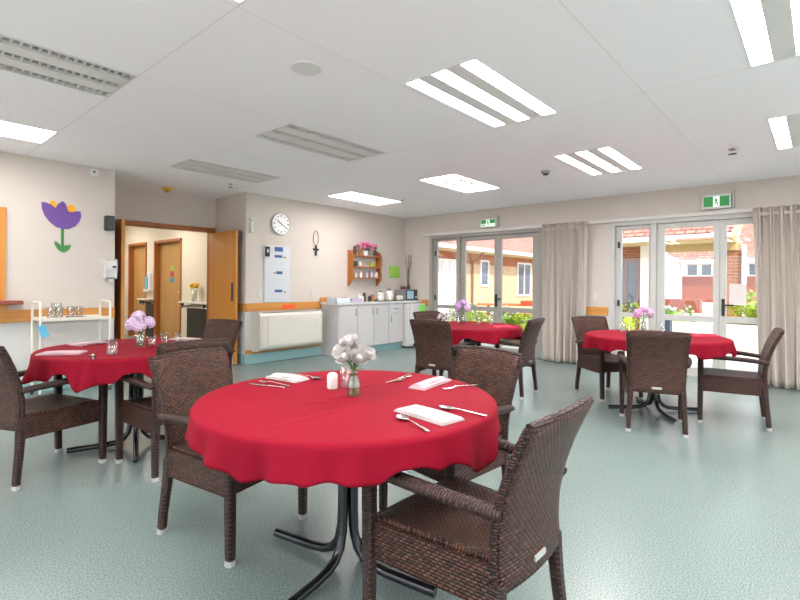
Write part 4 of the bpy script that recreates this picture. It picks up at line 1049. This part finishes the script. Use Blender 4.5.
RT = [((.00, .03, .222), 'topmost white rose in the vase on the nearest table', .038), ((-.045, .012, .17), 'white rose at the left front of the vase on the nearest table', .038),
      ((-.005, -.035, .165), 'white rose at the right front of the vase on the nearest table', .036), ((.035, -.045, .178), 'white rose farthest right in the vase on the nearest table', .034),
      ((.05, .03, .19), 'white rose at the back of the vase on the nearest table', .036), ((-.03, .05, .19), 'white rose farthest left in the vase on the nearest table', .036)]
for q, ((dx, dy, dz), lab, r) in enumerate(RT):
    a = q*1.05; flower('white_rose', rosebloom(r*1.0, q), 'petal_w', (rc[0]+.007*cos(a), rc[1]+.007*sin(a), TT+.01), (rc[0]+dx, rc[1]+dy, TT+dz), lab, 'rose', 'white roses on the nearest table', q in (0, 2, 4),
        (dx*2-.06, dy*2-.07, .12))
def hydr(r, seed, sq=.8):
    b = MB(); rnd = random.Random(seed)
    b.ball((0, 0, 0), r*.7, 10, 7, (1, 1, sq))
    n = 46
    for k in range(n):
        z = 1-1.6*(k+.5)/n; a = k*2.39996; q = (1-z*z)**.5; p = Vector((q*cos(a)*r, q*sin(a)*r, z*r*sq)); nn = p.normalized()
        tx = nn.orthogonal().normalized(); ty = nn.cross(tx); rot = rnd.random()*1.5
        for m in range(4):
            w = rot+m*pi/2; d1 = tx*cos(w)+ty*sin(w); d2 = nn.cross(d1); s = r*.30
            b.add([p, p+d1*s*.6+d2*s*.45+nn*.002, p+d1*s*1.1+nn*.004, p+d1*s*.6-d2*s*.45+nn*.002], [(0, 1, 2, 3)])
    return b
def bouquet(c, items, mat, nm, cat, grp, rad):
    for q, ((dx, dy, dz), lab) in enumerate(items):
        a = q*1.7; flower(nm, hydr(rad*(1-.06*(q % 3)), q+7), mat[q % len(mat)], (c[0]+.006*cos(a), c[1]+.006*sin(a), TT+.01), (c[0]+dx, c[1]+dy, TT+dz), lab, cat, grp)
bouquet((1.415, 3.76), [((.0, .05, .215), 'topmost pale lilac flower on the left table'), ((-.06, .02, .17), 'pale lilac flower at the left of the vase on the left table'), ((.05, -.02, .18), 'pale lilac flower at the right of the vase on the left table'), ((-.015, -.01, .155), 'lowest pale lilac flower in the middle of the vase on the left table')], ['petal_l'], 'lilac_flower', 'flower', 'lilac flowers on the left table', .047)
bouquet((5.50, 1.41), [((-.03, .05, .19), 'pink hydrangea at the left of the vase on the right table'), ((.03, -.045, .2), 'pink hydrangea at the right of the vase on the right table'), ((0, 0, .225), 'topmost pink hydrangea on the right table')], ['petal_p', 'petal_l'], 'pink_hydrangea', 'flower', 'hydrangeas on the right table', .05)
bouquet((4.97, 3.32), [((-.02, .05, .2), 'lilac flower at the left of the vase on the far table'), ((.03, -.04, .19), 'lilac flower at the right of the vase on the far table'), ((0, 0, .25), 'topmost lilac flower on the far table')], ['petal_l2', 'petal_l'], 'lilac_flower', 'flower', 'lilac flowers on the far table', .055)
t = thing('white_posy', 'low posy of small white flowers at the left of the far table', 'flowers', (4.72, 3.42, TT))
MB().lathe([(.03, 0), (.035, .04), (.03, .04), (0, .035)], 14).build('bowl', 'ceram', t); b = MB(); b2 = MB()
for k in range(12):
    a = k*2.4; r = .09*(k/12)**.5; b.ball((r*cos(a), r*sin(a), .1+.03*sin(k*2)), .022, 8, 5); b2.tube([(0, 0, .036), (r*cos(a), r*sin(a), .095)], .0025, 4)
b.build('white_blooms', 'petal_w', t); b2.build('stems', 'green_d', t)

# ------------------------------------------------------------------ outdoors
struct(MB().box(XW+.17, 34, -8, 14, -.12, -.03).build('paving', 'concrete'))
struct(MB().box(XW+.17, XW+1.2, -2, 6.4, -.03, -.005).build('terrace_step', 'concrete'))
# wing A: long cream brick wing running away on the left
t = thing('brick_house_wing', 'cream brick wing with red tiled roof and white gutter beyond the left glass doors', 'building', (9.5, 9.0, 0))
Lx = 15.5
MB().box(0, Lx, 0, .25, -.03, 1.90).build('brick_wall', 'brickA', t); MB().box(0, Lx, -.01, .25, 1.9, 2.25).build('rust_brick_band', 'brickBand', t)
MB().box(0, Lx+.3, -.5, .0, 2.25, 2.28).build('soffit', 'soffit', t)
MB().box(-.2, Lx+.3, -.56, -.48, 2.29, 2.41).build('gutter', 'fascia', t, bevel=.02)
MB().prism([(-.5, 2.38), (5, 5.1), (5, 5.0), (-.5, 2.28)], -.2, Lx+.3, 'yz').build('roof', 'tileA', t)
MB().tube([(4.45, -.5, 2.3), (4.45, -.3, 2.1), (4.45, -.06, 1.95), (4.45, -.06, 0)], .04, 8).build('downpipe', 'downpipe', t)
def wnd(p, x0, x1, z0, z1, nm='window', split=1, blind=False):
    f = MB().box(x0-.06, x1+.06, -.05, .0, z0-.06, z0).box(x0-.06, x1+.06, -.05, 0, z1, z1+.06).box(x0-.06, x0, -.05, 0, z0, z1).box(x1, x1+.06, -.05, 0, z0, z1)
    for k in range(1, split): xx = x0+(x1-x0)*k/split; f.box(xx-.025, xx+.025, -.05, 0, z0, z1)
    f = f.build(nm, 'fascia', p); MB().box(x0, x1, -.02, -.012, z0, z1).build('pane', 'blind' if blind else 'winGlassD', f)
wnd(t, 5.05, 5.5, 1.2, 2.0); wnd(t, 7.75, 8.8, .82, 2.02, split=2)
wnd(t, 2.3, 3.6, .02, 1.95, 'glazed_door', 3, True)
MB().prism([(-.5, 2.05), (.5, 2.3), (1.6, 2.05), (1.6, 1.95), (.5, 2.18), (-.5, 1.95)], -.9, .0, 'xz').build('porch_hood', 'downpipe', t)
bpy.data.objects[-1] if False else None
# wing B: tiled roof straight ahead behind the right doors
t = thing('tiled_porch_wing', 'red tiled porch roof with brick pier beyond the right glass doors', 'building', (12.85, 1.45, 0))
Ly = 4.2
MB().prism([(0, 2.42), (3.2, 4.2), (3.2, 4.1), (0, 2.32)], .05, Ly, 'xz').build('roof', 'tileB', t)
MB().box(-.06, .03, .05, Ly, 2.30, 2.40).build('gutter', 'alu_lit', t, bevel=.015)
MB().box(.03, 3.2, .1, Ly, 2.26, 2.285).box(1.1, 1.3, .1, 2.1, 2.08, 2.26).build('soffit_beam', 'soffit', t)
MB().prism([(0, 2.42), (3.2, 4.2), (3.2, 3.7), (.3, 2.26), (0, 2.26)], -.02, .05, 'xz').build('bargeboard', 'soffit', t)
MB().box(1.15, 1.45, .0, .3, -.03, 2.08).build('brick_pier', 'brickB', t); MB().box(1.1, 1.5, -.06, -.005, -.03, 2.2).box(1.1, 1.5, .305, .36, -.03, 2.2).build('pier_post', 'fascia', t)
MB().box(1.15, 1.4, 2.2, Ly, -.03, 1.88 if False else 2.26).build('porch_wall', 'brickB', t)
MB().box(1.0, 1.14, 1.98, 2.2, -.03, 2.26).build('white_column', 'fascia', t)
f = MB().box(1.08, 1.148, 2.24, 2.3, 0, 1.9).box(1.08, 1.148, 2.85, 2.91, 0, 1.9).box(1.08, 1.148, 2.3, 2.85, 1.84, 1.9).box(1.08, 1.148, 2.55, 2.6, 0, 1.84).build('entrance_door', 'downpipe', t)
MB().box(1.12, 1.13, 2.3, 2.85, .0, 1.84).build('pane', 'winGlassD', f)
# far building
t = thing('brick_house_wing', 'distant red brick building with a row of small windows', 'building', (28, 3.0, 0))
MB().box(0, .3, -4, 2.4, -.03, 1.70).build('brick_wall', 'brickR', t); MB().box(0, .3, -4, 2.4, 1.70, 2.35).build('white_band', 'fascia', t)
MB().box(-.5, -.4, -4.2, 3.4, 2.35, 2.5).build('gutter', 'fascia', t); MB().prism([(-.45, 2.48), (5, 4.9), (5, 4.8), (-.45, 2.4)], -4.2, 3.2, 'xz').build('roof', 'tileB', t)
for (a, c) in ((1.14, 1.53), (1.74, 2.14), (-1.0, -.4), (.2, .8)): MB().box(-.03, -.002, a, c, 1.76, 2.26).build('window', 'winGlassD', t)
MB().box(-1.2, -.05, 2.4, 4.6, -.03, 2.4).prism([(2.2, 2.4), (3.4, 3.0), (4.8, 2.4)], -1.3, -.05, 'yz').build('white_gable', 'sky_white', t)
tag(MB().box(20, 20.3, 1.5, 5.2, -.03, .62).box(17.5, 17.7, 2.6, 4.3, -.03, .35).build('garden_wall', 'planterwall'), 'low cream wall in front of the distant brick building', 'garden wall')
t = tag(MB().box(18.9, 19.3, 3.1, 4.2, -.03, .75).build('planter_box', 'brickR'), 'red brown planter box before the low cream wall outside', 'planter')
tag(MB().box(10.6, 10.75, -3.0, 2.45, -.03, .5).build('retaining_wall', 'planterwall'), 'cream retaining wall outside the right glass doors', 'garden wall')
struct(MB().box(10.75, 12.6, -3, 1.4, -.03, .45).build('garden_bed_right', 'soil'))
struct(MB().box(8.7, 11.6, 4.2, 8.4, -.03, .06).build('garden_bed_left', 'soil'))
def shrub(x, y, z, r, hh, mat, lab, seed, n=520, flowers=None, cat='shrub'):
    t = thing('garden_shrub', lab, cat, (x, y, z), 0, 'garden shrubs outside'); rnd = random.Random(seed); b = MB(); fl = MB()
    for k in range(n):
        a = rnd.random()*6.283; v = rnd.random()**.6; e = rnd.random()
        q = r*(.55+.45*sin(pi*min(1, e+.1)))*(.7+.3*v); p = Vector((q*cos(a)*(.5+.5*v), q*sin(a)*(.5+.5*v), .03+hh*e))
        s = .04+.045*rnd.random(); d = Vector((cos(a)+rnd.uniform(-.6, .6), sin(a)+rnd.uniform(-.6, .6), rnd.uniform(-.2, 1))).normalized(); w = d.cross(Vector((rnd.random(), rnd.random(), rnd.random()))).normalized()
        b.add([p, p+d*s*.5+w*s*.3, p+d*s*1.2, p+d*s*.5-w*s*.3], [(0, 1, 2, 3)])
        if flowers and k % 6 == 0: fl.ball(tuple(p+d*s), .028, 6, 4)
    b.ball((0, 0, hh*.42), r*.45, 10, 8, (1, 1, hh*.75/r), lambda a, e: 1+.15*sin(5*a)*cos(3*e))
    b.build('foliage', mat, t); MB().tube([(0, 0, 0), (.02, 0, hh*.5)], .03, 6).build('stem', 'twig', t)
    if flowers: fl.build('blossom', flowers, t)
SH_ = [(8.95, 5.65, .06, .3, .5, 'leafY', 'yellow green shrub at the left of the left glass doors', None), (9.3, 5.1, .06, .35, .6, 'leafG', 'green shrub behind the far table, white blossom', 'petal_w'),
       (9.2, 4.55, .06, .38, .5, 'leafY', 'bright yellow green shrub right of the far table flowers', None), (9.9, 6.5, .06, .35, .6, 'leafG', 'green shrub farther back behind the left sidelight', 'petal_w'),
       (10.2, 5.7, .06, .4, .55, 'leafY', 'pale shrub in the middle of the left garden bed', 'petal_w'), (9.9, 4.85, .06, .35, .4, 'leafG', 'low green shrub near the picnic table', None),
       (10.9, 7.3, .06, .4, .6, 'leafY', 'shrub at the back of the left garden bed by the cream wing', None), (8.95, 4.95, .06, .25, .4, 'leafG', 'small green shrub closest to the left glass doors', None)]
for q, s_ in enumerate(SH_): shrub(*s_[:7], q+1, 560, s_[7])
for q, (x, y, r, hh, lab) in enumerate([(12.0, 1.0, .45, .62, 'bright green bush behind the paper notice, left one'), (11.5, .55, .45, .55, 'bright green bush behind the paper notice, middle one'), (12.2, .2, .5, .75, 'tall yellow bush outside beside the right curtain')]):
    shrub(x, y, .45, r, hh, 'leafY' if q != 1 else 'leafG', lab, q+20, 700)
shrub(11.3, 2.2, -.03, .35, .75, 'leafG', 'pale flowering bush outside behind the dark pot', 31, 260, 'petal_w')
shrub(10.9, 3.1, -.03, .3, .8, 'leafY', 'yellow green bush outside the narrow right sidelight', 33, 260)
t = thing('plant_pot', 'slate blue square pot with white flowers outside the right glass doors', 'plant pot', (9.4, 2.06, -.03))
MB().prism([(-.09, -.09), (.09, -.09), (.09, .09), (-.09, .09)], 0, .7, 'xy').build('pot', 'potblue', t, bevel=.01)
b = MB(); b2 = MB(); rnd = random.Random(3)
for k in range(40):
    a = rnd.random()*6.3; q = .17*rnd.random(); b.obox((q*cos(a), q*sin(a), .72+rnd.random()*.1), (.08, .04, .005), a, rnd.random(), rnd.random())
    if k % 3 == 0: b2.ball((q*cos(a), q*sin(a), .82+rnd.random()*.05), .03, 6, 4)
b.build('foliage', 'leafG', t); b2.build('blossom', 'petal_w', t)
def picnic(x, y, rz, lab, Lt):
    t = thing('picnic_table', lab, 'picnic table', (x, y, -.03), rz, 'orange garden tables')
    MB().box(-Lt/2, Lt/2, -.36, .36, .69, .73).build('table_top', 'orangewood', t)
    for s in (-1, 1): MB().box(-Lt/2, Lt/2, s*.68-.13, s*.68+.13, .4, .44).build('bench', 'orangewood', t)
    for k in (-1, 1):
        for s in (-1, 1): MB().tube([(k*Lt*.35, s*.6, 0), (k*Lt*.35, s*.2, .69)], (.04), sq=True, smooth=False).build('leg', 'darkwood', t)
        MB().box(k*Lt*.35-.03, k*Lt*.35+.03, -.78, .78, .33, .4).build('crossbar', 'darkwood', t)
picnic(11.6, 6.1, R(-60), 'orange picnic table outside the left glass doors', 2.0)
picnic(9.4, 3.3, R(-60), 'orange topped garden table outside the narrow right sidelight', 1.1)
tag(MB().box(11.2, 11.6, 5.3, 5.75, .701, .80).build('orange_crate', 'orange'), 'orange box on the picnic table outside', 'box')

# ------------------------------------------------------------------ light
w = bpy.data.worlds.new('sky'); sc.world = w; w.use_nodes = True; nt = w.node_tree
bg = nt.nodes['Background']; bg.inputs['Color'].default_value = (*lin('dfe9f7'), 1); bg.inputs['Strength'].default_value = 2.4
s = bpy.data.lights.new('sun', 'SUN'); s.energy = 4.6; s.angle = R(1.5); s.color = (1, .96, .88)
so = bpy.data.objects.new('sun', s); C.objects.link(so); so.rotation_euler = Vector((-.5, -.85, 1.15)).to_track_quat('Z', 'Y').to_euler(); so.location = (5, -5, 12)
sc.cycles.use_denoising = True
sc.cycles.max_bounces = 10; sc.cycles.diffuse_bounces = 6; sc.cycles.transparent_max_bounces = 16; sc.cycles.sample_clamp_indirect = 6
sc.view_settings.view_transform = 'Standard'; sc.view_settings.look = 'None'; sc.view_settings.gamma = 1; sc.view_settings.use_curve_mapping = False
sc.view_settings.exposure = 0.52
